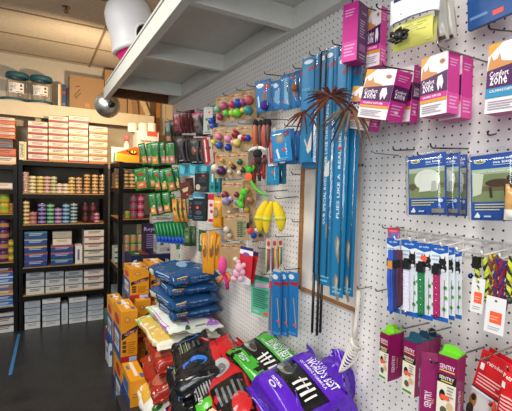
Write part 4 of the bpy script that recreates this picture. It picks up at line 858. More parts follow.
hbox('diffuser_carton', 'diffuser carton with two cats and teal band at the right edge', 'carton', (487, 40, 530, 111), .16, .045, MG, {'front': [('r', -.5, -.5, .5, .5, WH)] + cz_front(True), 'right': cz_side}, a=0, tilt=-1)
t, w, h = hang('hang_strip', 'clear plastic hang strip above the teal banded carton', 'strip', 500, 29, 520, 41, .155)
mb = MB(); mb.box(-w / 2, 0, -h / 2, w / 2, .001, h / 2, P('#eef2f4', 'clear')); mb.build('strip_body', t)

# ---------------- training pads / yellow sheets at the top
t, w, h = hang('bagged_product', 'clear bagged yellow product with black clip under navy and white film', 'bag', 394, -6, 440, 46, .19, a=8)
mb = MB(); F = pouch_F(w, h, .03, 2.2); mb.rect(F, -.5, -.5, .42, -.02, P('#d9d46c', 'print'), 0, 8, 8); G = lambda u, v, e: F(u, v, e, 1); mb.rect(G, -.5, -.5, .42, -.02, P('#c9c46c', 'print'), 0, 8, 8)
mb.draw(F, [('l', -.38, -.08, .3, -.26, 4, '#a8a44c'), ('r', .26, -.45, .36, -.2, '#e0c8a0')], n=4); mb.build('yellow_pouch', t)
mb = MB(); F2 = lambda u, v, e: (F(u, v, e)[0], F(u, v, e)[1] - .012, F(u, v, e)[2]); mb.rect(F2, -.52, .02, .5, .5, P('#e6e9ee', 'gloss'), 0, 10, 6); mb.rect(lambda u, v, e: (F2(u, v, e)[0], F2(u, v, e)[1] + .008, F2(u, v, e)[2]), -.52, .02, .5, .5, P('#d0d6de', 'gloss'), 0, 10, 6)
mb.draw(F2, [('p', [(-.5, .2), (.46, .3), (.46, .36), (-.5, .3)], ('#1c2a5c', 'gloss')), ('p', [(-.45, .44), (.46, .48), (.46, .5), (-.45, .5)], ('#1c2a5c', 'gloss')), ('p', [(-.5, .08), (-.2, .12), (-.2, .14), (-.5, .1)], ('#1c2a5c', 'gloss'))]); mb.build('film_top', t)
mb = MB(); 
for i in range(6):
    q = i * 1.05; mb.tube([(-.2 * w + .012 * math.cos(q), -.03, -.3 * h + .01 * math.sin(q)), (-.2 * w + .03 * math.cos(q + .3), -.036, -.3 * h + .017 * math.sin(q + .3)), (-.2 * w + .022 * math.cos(q + .9), -.032, -.3 * h + .014 * math.sin(q + .9))], .0045, P('#1d1d1d', 'rubber'))
mb.sph((-.2 * w, -.03, -.3 * h), .014, P('#1d1d1d', 'rubber'), 10); mb.build('black_clip', t)
for i, (a_, b_, c_, d_, lab) in enumerate(((436, -8, 447, 42, 'greyish clear bag edge directly right of the bagged yellow product'), (443, -8, 455, 41, 'greyish clear bag hanging right of another, below the top frame edge'))):
    hpouch('clear_bag', lab, 'bag', (a_, b_, c_, d_), .13 - .04 * i, '#a8a49a', [('r', -.3, -.48, .3, -.42, '#3a3834')], a=10, t_=.03, tilt=8, kind='soft', back='#c8c4b8')
hk(437, 46.5, .22, 'thin wire hook carrying the bagged yellow product', plate=False)
# blue pack at top right
hcard('pet_leash_pack', 'blue clear edged pack with red sticker at the top right corner', 'pack', (468, -40, 520, 20), .12, '#24508c', [('r', .0, -.42, .2, -.34, '#e0503c'), ('r', -.45, -.35, -.1, -.3, '#6c8cb8')], a=0, tilt=4, th=.012)
hk(488, 29, .12, 'bare dark wire hook above the teal banded carton', mat=('#2c2c2c', 'metal'), dz=-.02)

# ---------------- harness blister packs
BLU = '#1d4f9c'
def leash_ops(right=False):
    g = [('r', -.5, -.5, .5, .5, BLU), ('r', -.47, -.22, .47, .28, '#7c8a5c'), ('r', -.47, -.06, .47, .02, '#6c6444'), ('r', -.47, .2, .47, .28, '#a8b89c')]
    if not right: g += [('e', .02, .08, .34, .17, '#dfe3d4'), ('p', [(-.2, -.12), (.3, -.1), (.34, .18), (-.1, .16)], '#e6eadc'), ('p', [(.12, -.12), (.28, -.12), (.26, .05), (.15, .05)], '#b8c0b0'), ('e', -.38, -.03, .08, .06, '#5c5240')]
    else: g += [('e', .1, .06, .28, .06, '#4a3424'), ('e', .34, .12, .08, .05, '#3a2a1c'), ('p', [(-.1, .0), (-.04, .0), (-.02, -.16), (-.08, -.16)], '#3a2a1c'), ('p', [(.2, .02), (.26, .02), (.28, -.14), (.22, -.14)], '#3a2a1c'), ('p', [(-.45, .24), (-.2, .2), (-.26, -.1), (-.45, -.14)], '#c8cfb8'), ('t', 'come walk your cat', .02, .235, .03, '#e6e9d4', .7)]
    g += [('e', -.28, .4, .13, .035, '#d9d0a0'), ('e', -.28, .4, .10, .024, '#3c5a3c'), ('t', 'PETSAFE', -.28, .4, .02, '#e6e2c0', .2), ('t', 'come with', .22, .425, .045, '#eef0f4', .42), ('t', 'me kitty', .2, .365, .05, '#eef0f4', .38), ('r', .0, .325, .42, .335, '#a8bcd8'),
          ('l', -.4, -.24, .3, -.36, 3, '#c8c49c'), ('p', [(-.42, -.46), (-.34, -.38), (-.28, -.44), (-.3, -.47)], '#e9ecf0'), ('r', -.2, -.455, -.05, -.43, '#c8d0e0'), ('e', .38, -.27, .06, .03, '#c8d4e8'), ('r', .15, -.47, .46, -.40, '#8c8478' if not right else '#3c3c8c')]
    return g
def leash_pack(r, off, lab, right=False, tilt=4, a=0):
    t, w, h = hang('harness_pack', lab, 'pack', *r, off, a, tilt)
    mb = MB(); mb.box(-w * .46, 0, -h * .47, w * .46, .002, h * .46, P(BLU)); mb.draw(lambda u, v, e: (u * w * .92, -e, v * h * .93), leash_ops(right), asp=h / w); mb.build('printed_card', t)
    mb = MB()
    def B(u, v, e):
        g = max(0, min(1, 9 * min(u + .5, .5 - u, v + .5, .5 - v))) ** .5; return (u * w, -.024 * g + .003, v * h)
    mb.rect(B, -.5, -.5, .5, .5, P('#eef2f4', 'clear'), 0, 22, 22); mb.build('clear_shell', t)
    mb = MB(); mb.box(-w * .2, .003, h * .5, w * .2, .004, h * .56, P('#eef2f4', 'clear')); mb.build('hang_tab', t)
    return t
leash_pack((407, 152, 448, 217), .17, 'blue harness pack with white photo, front one of the left bunch')
leash_pack((430, 152, 461, 217), .11, 'blue harness pack directly behind the left bunch\'s front pack', tilt=3)
leash_pack((446, 153, 468, 218), .06, 'blue harness pack nearest the pegboard in the left bunch', tilt=3)
leash_pack((469, 151, 522, 223), .16, 'blue harness pack with dark cat walking, at the right frame edge', right=True, tilt=4)
hpouch('treat_pouch', 'tan pouch corner overlapping the right harness pack at the frame edge', 'pouch', (505, 184, 530, 221), .22, '#c99a5c', [('r', -.5, -.5, .5, -.2, '#e6dfd0')])
for (px, py, L, lab) in ((430, 148, .16, 'dark wire hook carrying the left bunch of harness packs'), (487, 136, .04, 'bent dark wire hook base above the right harness pack'), (417, 156, .10, 'thin wire hook passing behind the left harness packs'), (392.5, 150.5, .10, 'bare wire hook between the tilted cartons and the left harness packs')):
    hk(px, py, L, lab, mat=('#3a3a38', 'metal'), dz=-.01)
hk(372, 153, .12, 'thin bare wire hook right of the wooden framed panel top', r=.0015)

# ---------------- white wire rack and carded cat collars
t = thing('wire_rack', 'white wire rack bar fixed across the pegboard above the cat collars', 'rack', onX(450, 235, WALL - .02)); L0 = t.location
mb = MB(); RW = P('#d8d4cc', 'paint')
def lx(px, py, o): return onX(px, py, WALL - o) - L0
a1 = lx(396, 229, .018); zt1 = a1.z; a2 = lx(396, 237, .018).z
yA, yB = lx(396, 229, .018).y, -.6
for z in (zt1, zt1 - .035): mb.tube([(0, yA, z), (0, yB, z)], .0022, RW)
for px in (396, 406, 418, 432, 447.5, 464.5, 484, 505): y = lx(px, 235, .018).y; mb.tube([(.0, y, zt1 + .004), (-.0, y, zt1 - .04), (-.004, y, zt1 - .05)], .0022, RW)
mb.build('wire_frame', t)
WHK = ('#e9e6e0', 'paint')
def collar_card(r, off, colr, lab, tilt=3, a=5, buckle='#17181a', sticker=False, dots=True, bare=False):
    t, w, h = hang('cat_collar_card', lab, 'collar', *r, off, a, tilt)
    mb = MB(); mb.box(-w / 2, 0, -h / 2, w / 2, .0012, h / 2, P('#d9dde0'))
    ops = [('p', [(-.5, .5), (.5, .5), (.5, .41), (.0, .38), (-.5, .42)], '#1c56a8'), ('t', 'cat collar', 0, .45, .03, '#c8d8ec', .6), ('l', -.45, .38, .0, .28, 2, '#9cb4cc'), ('r', -.5, -.5, .5, -.44, '#1f5aac'),
           ('e', .18, .28, .22, .045, '#1b1b1d'), ('e', .06, .21, .12, .05, '#222224'), ('e', .3, .2, .12, .05, '#222224'), ('e', .2, .17, .12, .02, '#e6e6e4'), ('p', [(.0, .3), (.04, .37), (.12, .31)], '#1b1b1d'), ('p', [(.25, .31), (.34, .37), (.36, .3)], '#1b1b1d'),
           ('e', .34, -.05, .1, .025, '#3c8a3c'), ('e', .38, -.18, .09, .025, '#4c9a44'), ('e', -.36, -.02, .09, .02, '#4c9a44'), ('e', .28, -.33, .1, .025, '#3c8a3c'), ('e', -.34, -.3, .1, .025, '#4c9a44'), ('p', [(.3, .05), (.33, .05), (.3, -.42), (.27, -.42)], '#3c3c30')]
    mb.draw(lambda u, v, e: (u * w, -e, v * h), ops, asp=h / w); mb.build('backing_card', t)
    if bare: return t
    mb = MB(); cw = w * .17; zt_ = h * .13; zb2 = -h * .43
    mb.box(-cw - w * .1, -.009, zb2, cw - w * .1, -.003, zt_, P(colr, 'fabric')); 
    if dots:
        for k in range(7): mb.sph((-w * .1, -.0092, zb2 + (zt_ - zb2) * (k + .5) / 7), w * .045, P('#dfe3e6', 'metal'), 8, (1, .3, 1))
    cb = mb.build('collar_band', t)
    mb = MB(); mb.box(-cw - w * .14, -.013, zt_ - .002, cw - w * .06, -.002, zt_ + h * .1, P(buckle, 'rubber')); mb.box(-cw * .7 - w * .1, -.011, zt_ + h * .1, cw * .7 - w * .1, -.004, zt_ + h * .13, P(buckle, 'rubber')); mb.sph((-w * .1, -.012, zb2 - .002), w * .1, P(colr, 'metal'), 10); mb.build('buckle', cb)
    if sticker: mb = MB(); mb.box(-.009, -.0022, -.006, .009, -.0014, .006, P('#e8583c'), Matrix.Translation((w * .0, 0, h * .3)) @ Matrix.Rotation(.5, 4, 'Y')); mb.build('price_sticker', cb)
    return t
collar_card((448, 249, 462, 318), .10, '#333', 'white and blue collar card at the right end, nearest the pegboard', bare=True)
collar_card((441, 247, 455, 319), .12, '#333', 'white and blue collar card second from the right end of the row', bare=True)
collar_card((431, 245, 448.5, 321), .15, '#a81c5c', 'magenta cat collar on its white and blue card')
collar_card((415.5, 243, 433, 319), .15, '#1c7a44', 'green cat collar on its card with orange sticker', sticker=True)
collar_card((401.5, 240, 418, 316), .15, '#d9d4e6', 'white cat collar on its card left of the green collar', dots=False)
collar_card((387, 238, 400, 312), .12, '#1f4aa8', 'royal blue cat collar on its card at the left end', dots=False)
# loose dark blue and maroon bands hanging over the left card
for i, (px0, px1, cl, lab) in enumerate(((389, 394, '#2450b0', 'bright blue cat collar hanging over the leftmost collar card'), (394, 398.5, '#2a2a5c', 'navy cat collar beside the bright blue one'), (398, 402, '#4a2438', 'maroon cat collar between the navy and the white collars'))):
    t, w, h = hang('cat_collar', lab, 'collar', px0, 250, px1, 312 - 3 * i, .16, 5, 3)
    mb = MB(); mb.tube([(-w * .25, 0, h * .5), (-w * .4, -.003, 0), (-w * .2, 0, -h * .47), (0, -.004, -h * .5), (w * .25, 0, -h * .46), (w * .4, -.003, 0), (w * .25, 0, h * .5)], w * .34, P(cl, 'fabric'), 8); cb = mb.build('collar_band', t)
    mb = MB(); mb.box(-w * .45, -.008, h * .2, w * .45, .002, h * .33, P('#17181a' if i != 0 else '#c98a3c', 'rubber')); mb.build('buckle', cb)
hpouch('toy_pouch', 'small colourful pouch with orange tag above the blue collars', 'pouch', (388, 228, 399.5, 248), .11, '#8a5a8c', [('r', -.5, -.5, .5, .0, '#d9d0b8'), ('r', -.45, -.45, .1, -.1, '#e86a3c'), ('r', -.5, .3, .5, .5, '#b8304c'), ('e', .2, .1, .15, .15, '#3c6ab0')], t_=.012, tilt=2)
for (px, py, lab) in ((394, 240.5, 'white peg hook carrying the blue collars'), (409, 242, 'white peg hook carrying the white collar card'), (424, 244, 'white peg hook carrying the green collar card'), (440, 247, 'white peg hook carrying the magenta collar card'), (456, 252, 'white peg hook at the right end of the collar cards'), (481, 256, 'white peg hook carrying the yellow rope collar'), (499, 259, 'white peg hook carrying the red and blue rope collars')):
    hk(px, py, .16, lab, mat=WHK, plate=False, dz=-.015)
hk(382, 228.5, .10, 'wire hook carrying the small colourful pouch'); hk(375, 292, .07, 'bare wire hook below the wooden framed panel, left of the collars', dz=-.005)
# rope collars
def rope(mb, pts, r, c1, c2, n=60, tw=1.0):
    pts = [Vector(p) for p in pts]; 
    def at(s):
        f = s * (len(pts) - 1); i = min(int(f), len(pts) - 2); return pts[i].lerp(pts[i + 1], f - i)
    # smooth by sampling, two strands twisting round each other
    ctr = [sum((at(min(1, max(0, (k + q) / n))) for q in (-2, -1, 0, 1, 2)), Vector()) / 5 for k in range(n + 1)]
    for ph, c in ((0, c1), (PI, c2), (PI / 2, c1)):
        mb.tube([p + Vector((math.cos(k * tw + ph) * r * .55, math.sin(k * tw + ph) * r * .55, 0)) for k, p in enumerate(ctr)], r * .62, P(c, 'fabric'), 6)
for (r_, off, c1, c2, lab, lp) in (((473, 256, 487, 300), .16, '#b8c43c', '#2c2c24', 'yellow and black braided rope collar with black toggle', 1), ((487, 254, 498, 302), .13, '#7c4a3c', '#c8b43c', 'brown flecked rope collar hanging behind the yellow one', 0), ((494, 258, 502, 311), .16, '#8c1c2c', '#242a6c', 'red and navy braided rope collar left of its twin', 0), ((501, 260, 509, 312), .15, '#8a2440', '#2c3c9c', 'red and blue braided rope collar right of its twin', 0), ((507, 256, 518, 300), .17, '#c8cc3c', '#2c2c24', 'yellow rope collar cut by the right frame edge', 0)):
    t, w, h = hang('rope_collar', lab, 'collar', *r_, off, 5, 0)
    mb = MB(); k = .8 if lp else .35
    rope(mb, [(-w * .3, 0, h * .48), (-w * .25 * k, -.004, h * .2), (0, -.006, -h * .1), (w * .3, -.004, -h * .42), (w * .42, 0, -h * .48), (w * .5 * k, .004, -h * .3), (w * .5 * k, .004, h * .1), (w * .2, .002, h * .48)] if lp else [(-w * .2, 0, h * .5), (-w * .3, 0, 0), (-w * .2, 0, -h * .44), (0, 0, -h * .5), (w * .2, 0, -h * .44), (w * .3, 0, 0), (w * .2, 0, h * .5)], w * (.17 if lp else .24), c1, c2, 90, .7); cb = mb.build('braided_cord', t)
    mb = MB()
    if lp: mb.box(-w * .45, -.012, h * .22, -w * .05, .006, h * .48, P('#121212', 'rubber')); mb.sph((-w * .55, -.008, h * .02), .006, P('#1c3c8c', 'metal'), 10); mb.build('toggle', cb)
    else: mb.sph((0, -.008, -h * .5), .008, P('#2a2a2c', 'rubber'), 10); mb.build('toggle', cb)
for r_, off, lab in (((471, 278, 484, 313), .17, 'white swing tag with orange sticker under the yellow rope collar'), ((485, 297, 505, 334), .19, 'larger white swing tag with orange sticker and red bead, lower one')):
    t, w, h = hcard('swing_tag', lab, 'tag', r_, off, '#dcdad8', [('r', -.25, -.22, .35, .1, '#ec5a34'), ('l', -.3, -.3, .3, -.42, 2, '#a8a6a4'), ('l', -.2, .0, .2, -.15, 2, '#f0a088'), ('e', 0, .4, .06, .03, '#4a4a4a')], a=6, tilt=-2, hole=False)

# ---------------- maroon wormer cartons, bottom right
MR = '#8c1458'
def sen(d=.02): return [('r', -.5, -.5, .5, .12, '#dcd6c4'), ('r', -.5, .12, .5, .5, '#7a1048'), ('t', 'SENTRY', .0, .34, .07, '#e6c8d4', .8), ('r', -.4, .27, .4, .29, '#d9b45c'), ('r', -.5, .1, .5, .22, '#1d1616'), ('t', 'SENTRY', .0, .18, .05, '#e9e2d8', .8), ('r', -.3, .12, .3, .14, '#d9b45c'),
    ('e', -.2, -.08, .16, .08, '#1d1a1a'), ('e', .22, -.22, .18, .06, '#c9a87c'), ('e', -.1, -.3, .18, .06, '#5c5240'), ('r', -.28, -.14, .2, -.07, '#ec5a34'), ('l', .05, .08, .4, -.1, 4, '#8c8478'), ('r', -.4, -.46, .3, -.42, '#3c8a3c')]
sen_side = [('t', 'SENTRY', -.05, -.12, .3 * .35, '#e8a44c', None, PI / 2), ('t', 'SENTRY', -.1, -.12, .14, '#e9c8d8', None, PI / 2), ('r', .14, -.28, .2, -.0, '#d9b45c')]
def sen_side_(asp=1): return [('t', 'SENTRY', -.1, -.14, .10, '#ecd4e0', 1.0, PI / 2), ('t', 'hc worm', .2, -.14, .06, '#d9a45c', .6, PI / 2)]
def tabs(t, w, h, d, col, n=1):
    mb = MB()
    mb.prism([(-w * .5, 0), (w * .5, 0), (w * .42, .014), (w * .2, .018), (-w * .2, .018), (-w * .42, .014)], d * .4, d * .4 + .002, P(col, 'print')); mb.box(-w * .5, 0, -.004, w * .5, d, .0, P(col, 'print')); o = mb.build('hang_tab', t.children[0]); o.location = (0, 0, h / 2 + .003)
for r_, off, d, lab, col in (((379.5, 333, 388.5, 380), .16, .05, 'maroon wormer carton with green tab, front of the left group', '#7cc42c'), ((385.5, 332, 393, 378), .10, .045, 'maroon wormer carton behind the left group\'s front carton', '#7cc42c'),
                             ((402.5, 341, 415.5, 395), .17, .05, 'maroon wormer carton with dark teal tab, middle group\'s front', '#1c4a5c'), ((413, 339, 424, 392), .11, .045, 'maroon wormer carton with dark teal tab, behind the middle front one', '#1c4a5c'), ((424, 336, 432, 385), .05, .035, 'maroon wormer carton nearest the pegboard in the middle group', '#1c3a4c')):
    t, w, h = hbox('wormer_carton', lab, 'carton', r_, off, d, MR, {'front': sen(), 'right': sen_side_()}, a=0); tabs(t, w, h, d, col)
t, w, h = hbox('wormer_carton', 'plain maroon carton side, just left of the largest cream fronted wormer carton', 'carton', (420.5, 360, 437.5, 425), .20, .05, MR, {'front': [('t', 'SENTRY', -.05, -.1, .1, '#ecd4e0', 1.1, PI / 2), ('t', 'hc', .2, -.12, .05, '#d9a45c', .3, PI / 2)], 'right': sen()}, a=40)
t, w, h = hbox('wormer_carton', 'largest cream fronted maroon wormer carton with cat and dog, bright green tab', 'carton', (437, 356, 456, 425), .21, .05, MR, {'front': sen(), 'right': sen_side_()}, a=12); tabs(t, w, h, .05, '#6cc42c')
hk(510, 188, .23, 'wire hook carrying the tan pouch at the right frame edge')
hk(507, 372, .2, 'wire hook carrying the red package at the right frame corner')
hk(484, 362, .16, 'short wire hook holding the red headed packs')
hk(430, 364, .22, 'wire hook carrying the plain maroon carton side')
hk(402, 329, .12, 'bent wire hook carrying the left group of maroon cartons'); hk(428, 333, .10, 'bent wire hook carrying the middle maroon cartons')

# ---------------- red header packs bottom right
RD = '#c41f24'
def red_pack(r, off, lab, tilt=-12):
    t, w, h = hang('dog_chew_toy', lab, 'toy', *r, off, 0, tilt)
    mb = MB(); mb.box(-w / 2, 0, -.02 * h, w / 2, .002, h / 2, P(RD)); 
    mb.draw(lambda u, v, e: (u * w, -e, v * h), [('t', 'Petrodex', .0, .38, .05, '#f0d8d4', .5), ('r', -.42, .26, -.3, .34, '#e6e2e0'), ('l', -.42, .22, .4, .06, 4, '#eab8b4'), ('r', -.5, -.02, .5, .01, '#e2e2e2'), ('p', [(-.5, .01), (.5, .01), (.5, .03), (-.5, .03)], '#2a2a2a')], asp=h / w); mb.build('header_card', t)
    mb = MB(); F = pouch_F(w, h * .5, .04, 4.4); Fz = lambda u, v, e: (F(u, v, e)[0], F(u, v, e)[1], F(u, v, e)[2] - h * .26); mb.rect(Fz, -.5, -.5, .5, .5, P('#e8ecee', 'clear'), 0, 12, 10)
    mb.box(-w / 2, .002, -h / 2, w / 2, .004, -.02 * h, P('#d9d6d0')); mb.draw(lambda u, v, e: (u * w, .002 - e, v * h), [('e', -.36, -.16, .12, .1, '#a8743c'), ('e', -.36, -.12, .08, .04, '#2a201a'), ('e', -.38, -.28, .12, .08, '#3a2a1c'), ('e', -.3, -.38, .1, .05, '#c9a46c')]); mb.build('clear_pouch', t)
    mb = MB(); Rm = P('#d8301c', 'rubber')
    for k in range(5): mb.sph((w * (.02 + .07 * k), -.012, -h * (.27 + .02 * (k % 2))), w * .1, Rm, 12, (.8, .9, 1.6))
    mb.tube([(w * .38, -.012, -h * .2), (w * .4, -.012, -h * .05), (w * .32, -.012, h * .02), (w * .24, -.012, -h * .04)], .004, Rm, 8); mb.build('red_chew', t)
    return t
red_pack((471, 352, 503, 440), .14, 'red headed chew toy pack with dog face, left of the cut one')
red_pack((478, 350, 507, 436), .10, 'red headed chew toy pack tucked directly behind the left one')
hpouch('toy_pouch', 'red package with white text cut off by the right frame corner', 'pouch', (500, 366, 530, 430), .19, '#cc2226', [('t', 'Petro', -.2, .3, .07, '#f0d8d4', .5), ('r', -.45, .1, -.3, .2, '#e6e2e0'), ('l', -.4, .0, .4, -.3, 5, '#eab8b4')], tilt=-6, t_=.02)
hk(476, 362, .2, 'long grey wire hook reaching over the red headed packs', dz=-.01)

# ---------------- white slotted litter scoop
t, w, h = hang('litter_scoop', 'white plastic slotted litter scoop hanging under the blue wands', 'scoop', 342, 288, 363, 376, .06, 20)
SC = P('#e2ddcf', 'print')
mb = MB(); mb.tube([(w * .22, 0, h * .49), (w * .21, -.001, h * .3), (w * .16, -.002, h * .08), (w * .12, -.004, -.06 * h)], .007, SC, 10, rs=[.0075, .0075, .0065, .009]); mb.build('handle', t)
mb = MB(); A0, B0, C0, D0 = (w * .02, -.05 * h), (w * .42, -.16 * h), (w * .48, -.26 * h), (-w * .5, -.5 * h)
def P2(s, q):   # basket surface
    l = Vector((A0[0] + (D0[0] - A0[0]) * s, 0, A0[1] + (D0[1] - A0[1]) * s)); r = Vector((B0[0] + (D0[0] - B0[0]) * s ** 1.6 + .03 * w * math.sin(PI * s), 0, B0[1] + (D0[1] - B0[1]) * s))
    v = l.lerp(r, q); v.y = -.006 - .022 * math.sin(PI * q) * (1 - s * .6); return v
for k in range(9):
    s = .08 + k * .1; mb.tube([P2(s, q / 6) for q in range(7)], .0028, SC, 6)
mb.tube([P2(s / 12, 0) for s in range(13)], .0055, SC, 8); mb.tube([P2(s / 12, 1) for s in range(13)], .0045, SC, 8); mb.tube([P2(0, q / 6) for q in range(7)], .006, SC, 8)
vs = [P2(.86 + .14 * i / 3, q / 4) for i in range(4) for q in range(5)]; mb.add(vs, [(i * 5 + q, i * 5 + q + 1, (i + 1) * 5 + q + 1, (i + 1) * 5 + q) for i in range(3) for q in range(4)], SC, True); mb.build('slotted_basket', t)
hk(357, 289.5, .07, 'wire hook carrying the white litter scoop', dz=-.003)
# ================================================================== LEFT AND MIDDLE OF THE PEGBOARD
CY_ = '#127aaa'
def wand_ops(txt=None, h=.5, cat=True, red=True):
    o = [('r', -.5, -.5, .5, -.44, '#2c9cc8'), ('e', -.1, .42, .3, .022, '#e6eef2')]
    if red: o += [('p', [(-.1, .36), (.4, .375), (.35, .345), (-.15, .335)], '#a8382c')]
    if txt: o += [('t', txt, -.1, -.02, .5, '#e9eef0', .28, PI / 2)]
    return o
def vtext(w, h, s, frac, sz, v0):   # vertical words along a strip
    return None
def wand(r, off, lab, text=None, ops=None, tv=(-.1, .3), dark='#16749e', a=8, col=CY_):
    t, w, h = hang('cat_wand_pack', lab, 'cat toy', *r, off, a, 0)
    mb = MB(); mb.box(-w / 2, 0, -h / 2, w / 2, .003, h / 2, P(col)); F = lambda u, v, e: (u * w, -e, v * h)
    mb.draw(F, (ops or []), asp=h / w)
    if text:
        vs, fs, ar = text2d(text); x0, z0, z1, hh = tv; ln = (z1 - z0) * h; th = min(hh * w, ln / ar)
        mb.add([(x0 * w - y * th, -.0014, (z0 + z1) / 2 * h + x * ln) for x, y in vs], fs, P('#dfeaf0'))
    mb.build('backing_card', t)
    mb = MB(); mb.tube([(w * .3, -.006, h * .46), (w * .3, -.008, -h * .46)], .0028, P('#1c5c80', 'print'), 6); mb.build('wand_rod', t)
    mb = MB(); mb.rect(lambda u, v, e: (u * w * 1.06, -.012 * max(0, 1 - (2 * u) ** 4) ** .5, v * h * 1.01), -.5, -.5, .5, .5, P('#e8f2f6', 'clear'), 0, 8, 6); mb.build('clear_sleeve', t)
    return t, w, h
catop = lambda v: [('p', [(-.25, v - .022), (-.1, v + .02), (.15, v + .035), (.3, v + .05), (.34, v + .035), (.2, v + .005), (.15, v - .03), (-.05, v - .035)], '#e6dccb'), ('e', .27, v + .045, .12, .012, '#e6dccb')]
gcat = lambda v: [('p', [(-.1, v + .06), (.15, v + .04), (.1, v), (.28, v - .05), (.1, v - .06), (-.15, v - .02), (-.25, v + .03)], '#8c8474'), ('p', [(-.05, v + .05), (.1, v + .03), (.0, v - .03), (-.1, v)], '#c8bca8')]
hd = [('e', -.12, .455, .26, .02, '#e9eef2'), ('p', [(-.1, .40), (.42, .42), (.36, .385), (-.15, .37)], '#a83a2c')]
hdB = [('e', -.12, .475, .26, .01, '#e9eef2'), ('p', [(-.1, .44), (.42, .45), (.36, .43), (-.15, .425)], '#a83a2c')]
wand((301, 57, 318, 162), .15, 'wide blue wand pack with white cat silhouette, left end of wands', ops=[('p', hd[1][1], hd[1][2]), hd[0], ('t', 'teaser', -.2, .2, .03, '#6cb8dc', .5)] + [('p', [(-.1, -.38), (.02, -.3), (.2, -.2), (.34, -.14), (.4, -.2), (.3, -.3), (.2, -.38), (.0, -.42)], '#e6dccb'), ('e', .34, -.18, .1, .022, '#e6dccb'), ('p', [(-.2, -.27), (-.05, -.34), (-.08, -.36), (-.24, -.29)], '#d9cdb8')], a=15)
wand((303, 62, 321, 168), .10, 'wide blue wand pack directly behind the cat silhouette one', ops=hd, a=15)
wand((316, 53, 326, 282), .13, 'long blue wand pack with dark rods, second from the left', ops=hdB, a=10, dark='#0f5a80')
wand((321, 50, 334, 286), .17, 'long blue wand pack with smallest densest white lettering and a small white cat', 'OUR SPECIAL RODZ NEVER LOSE THEIR SPRING', ops=hdB + [('p', q[1], q[2]) if q[0] == 'p' else q for q in catop(.0)] + [('p', [(.0, -.24), (.3, -.22), (.25, -.29), (.05, -.3)], '#8c8474'), ('l', -.3, -.455, .4, -.49, 2, '#7cc0dc')], tv=(-.12, -.24, .27, .2), a=10)
wand((334, 56, 347, 298), .17, 'long blue wand pack with larger spaced white lettering and red dot', 'FLIES LIKE A  REAL BIRD', ops=hdB + gcat(-.3) + gcat(-.46) + [('e', -.1, .12, .14, .008, '#d8402c'), ('l', -.3, -.455, .4, -.49, 2, '#7cc0dc')], tv=(-.1, -.17, .2, .22), a=10)
wand((346, 58, 357, 297), .14, 'long blue wand pack at the right end, beside the framed panel', ops=hdB + gcat(-.32) + gcat(-.47) + [('l', -.3, -.46, .4, -.49, 2, '#7cc0dc')], a=10)
wand((328, 48, 341, 210), .13, 'blue wand pack behind the lettered packs, its red logo showing between them', ops=[('e', -.1, .455, .26, .015, '#e9eef2'), ('p', [(-.1, .28), (.42, .3), (.36, .24), (-.15, .22)], '#a83a2c')], a=10)
for i, (px, y0, y1, lab) in enumerate(((321.5, 52, 338, 'dark wand rod hanging at the left of the long blue packs'), (326.6, 50, 341, 'dark wand rod hanging in front of the densely lettered blue pack'), (330, 50, 338, 'dark wand rod just right of the middle rod'))):
    p = onX(px, y0, WALL - .19 + .012 * i); q = onX(px, y1, WALL - .19 + .012 * i); z0 = q.z
    t = thing('wand_rod', lab, 'cat toy', p); mb = MB(); mb.tube([(0, 0, 0), (0, .003, (z0 - p.z) * .5), (0, 0, z0 - p.z)], .0032, P('#241c18', 'print'), 8); rd__ = mb.build('rod', t)
    mb = MB(); mb.tube([(0, 0, (z0 - p.z) * .78), (0, 0, z0 - p.z + .002)], .0048, P('#17130f', 'rubber'), 8); mb.build('grip', rd__)
# feather bunches
def feathers(px, py, off, lab, n, Rl, cols, bias, seed):
    rnd = random.Random(seed); c = onX(px, py, WALL - off); t = thing('feather_lure', lab, 'cat toy', c, -PI / 2 + .5)
    for k in range(n):
        ang = bias[0] + (bias[1] - bias[0]) * (k + rnd.uniform(-.3, .3)) / (n - 1); ln = Rl * rnd.uniform(.65, 1.1)
        mb = MB(); d = Vector((math.cos(ang), rnd.uniform(-.5, .1), math.sin(ang) * .55)).normalized(); s = d.cross(Vector((0, 1, .2))).normalized(); N = 9; vs = []
        for i in range(N + 1):
            f = i / N; wd = Rl * .06 * math.sin(PI * min(1, f * .95 + .05)) ** .7 * (1 - .3 * f) + .0004; ctr = d * ln * f + Vector((0, 0, -.45 * ln * f * f)); q = rnd.uniform(.75, 1.15)
            vs += [ctr - s * wd * q, ctr + Vector((0, -.004, .001)), ctr + s * wd * rnd.uniform(.75, 1.15)]
        fs = [f for i in range(N) for f in ((3 * i, 3 * i + 1, 3 * i + 4, 3 * i + 3), (3 * i + 1, 3 * i + 2, 3 * i + 5, 3 * i + 4))]
        mb.add(vs, fs, P(rnd.choice(cols), 'fabric'), True); mb.tube([(0, 0, 0), d * ln * .5 + Vector((0, -.002, -.1125 * ln)), d * ln * .95 + Vector((0, -.003, -.41 * ln))], .0009, P('#3a2218', 'print'), 4); mb.build('feather', t)
    mb = MB(); mb.sph((0, 0, 0), .008, P('#2c1a14', 'rubber'), 10); mb.build('lure_knot', t)
feathers(331, 97, .24, 'spray of rust brown feathers hanging in front of the blue wands', 24, .085, ['#5c2214', '#6c2c18', '#3a1610', '#6a4428', '#4a1612'], (PI * -.3, PI * 1.3), 5)
feathers(351, 106, .2, 'grey brown feathers drooping beside the right end wand pack', 9, .09, ['#6c6050', '#5c4a3a', '#7c5c40', '#3c2c22'], (-2.6, -.9), 8)
feathers(304, 112, .19, 'thin dark feathers beside the wide blue wand pack', 7, .07, ['#6c2a18', '#4a1c14', '#5c3a20'], (-2.9, -.8), 9)

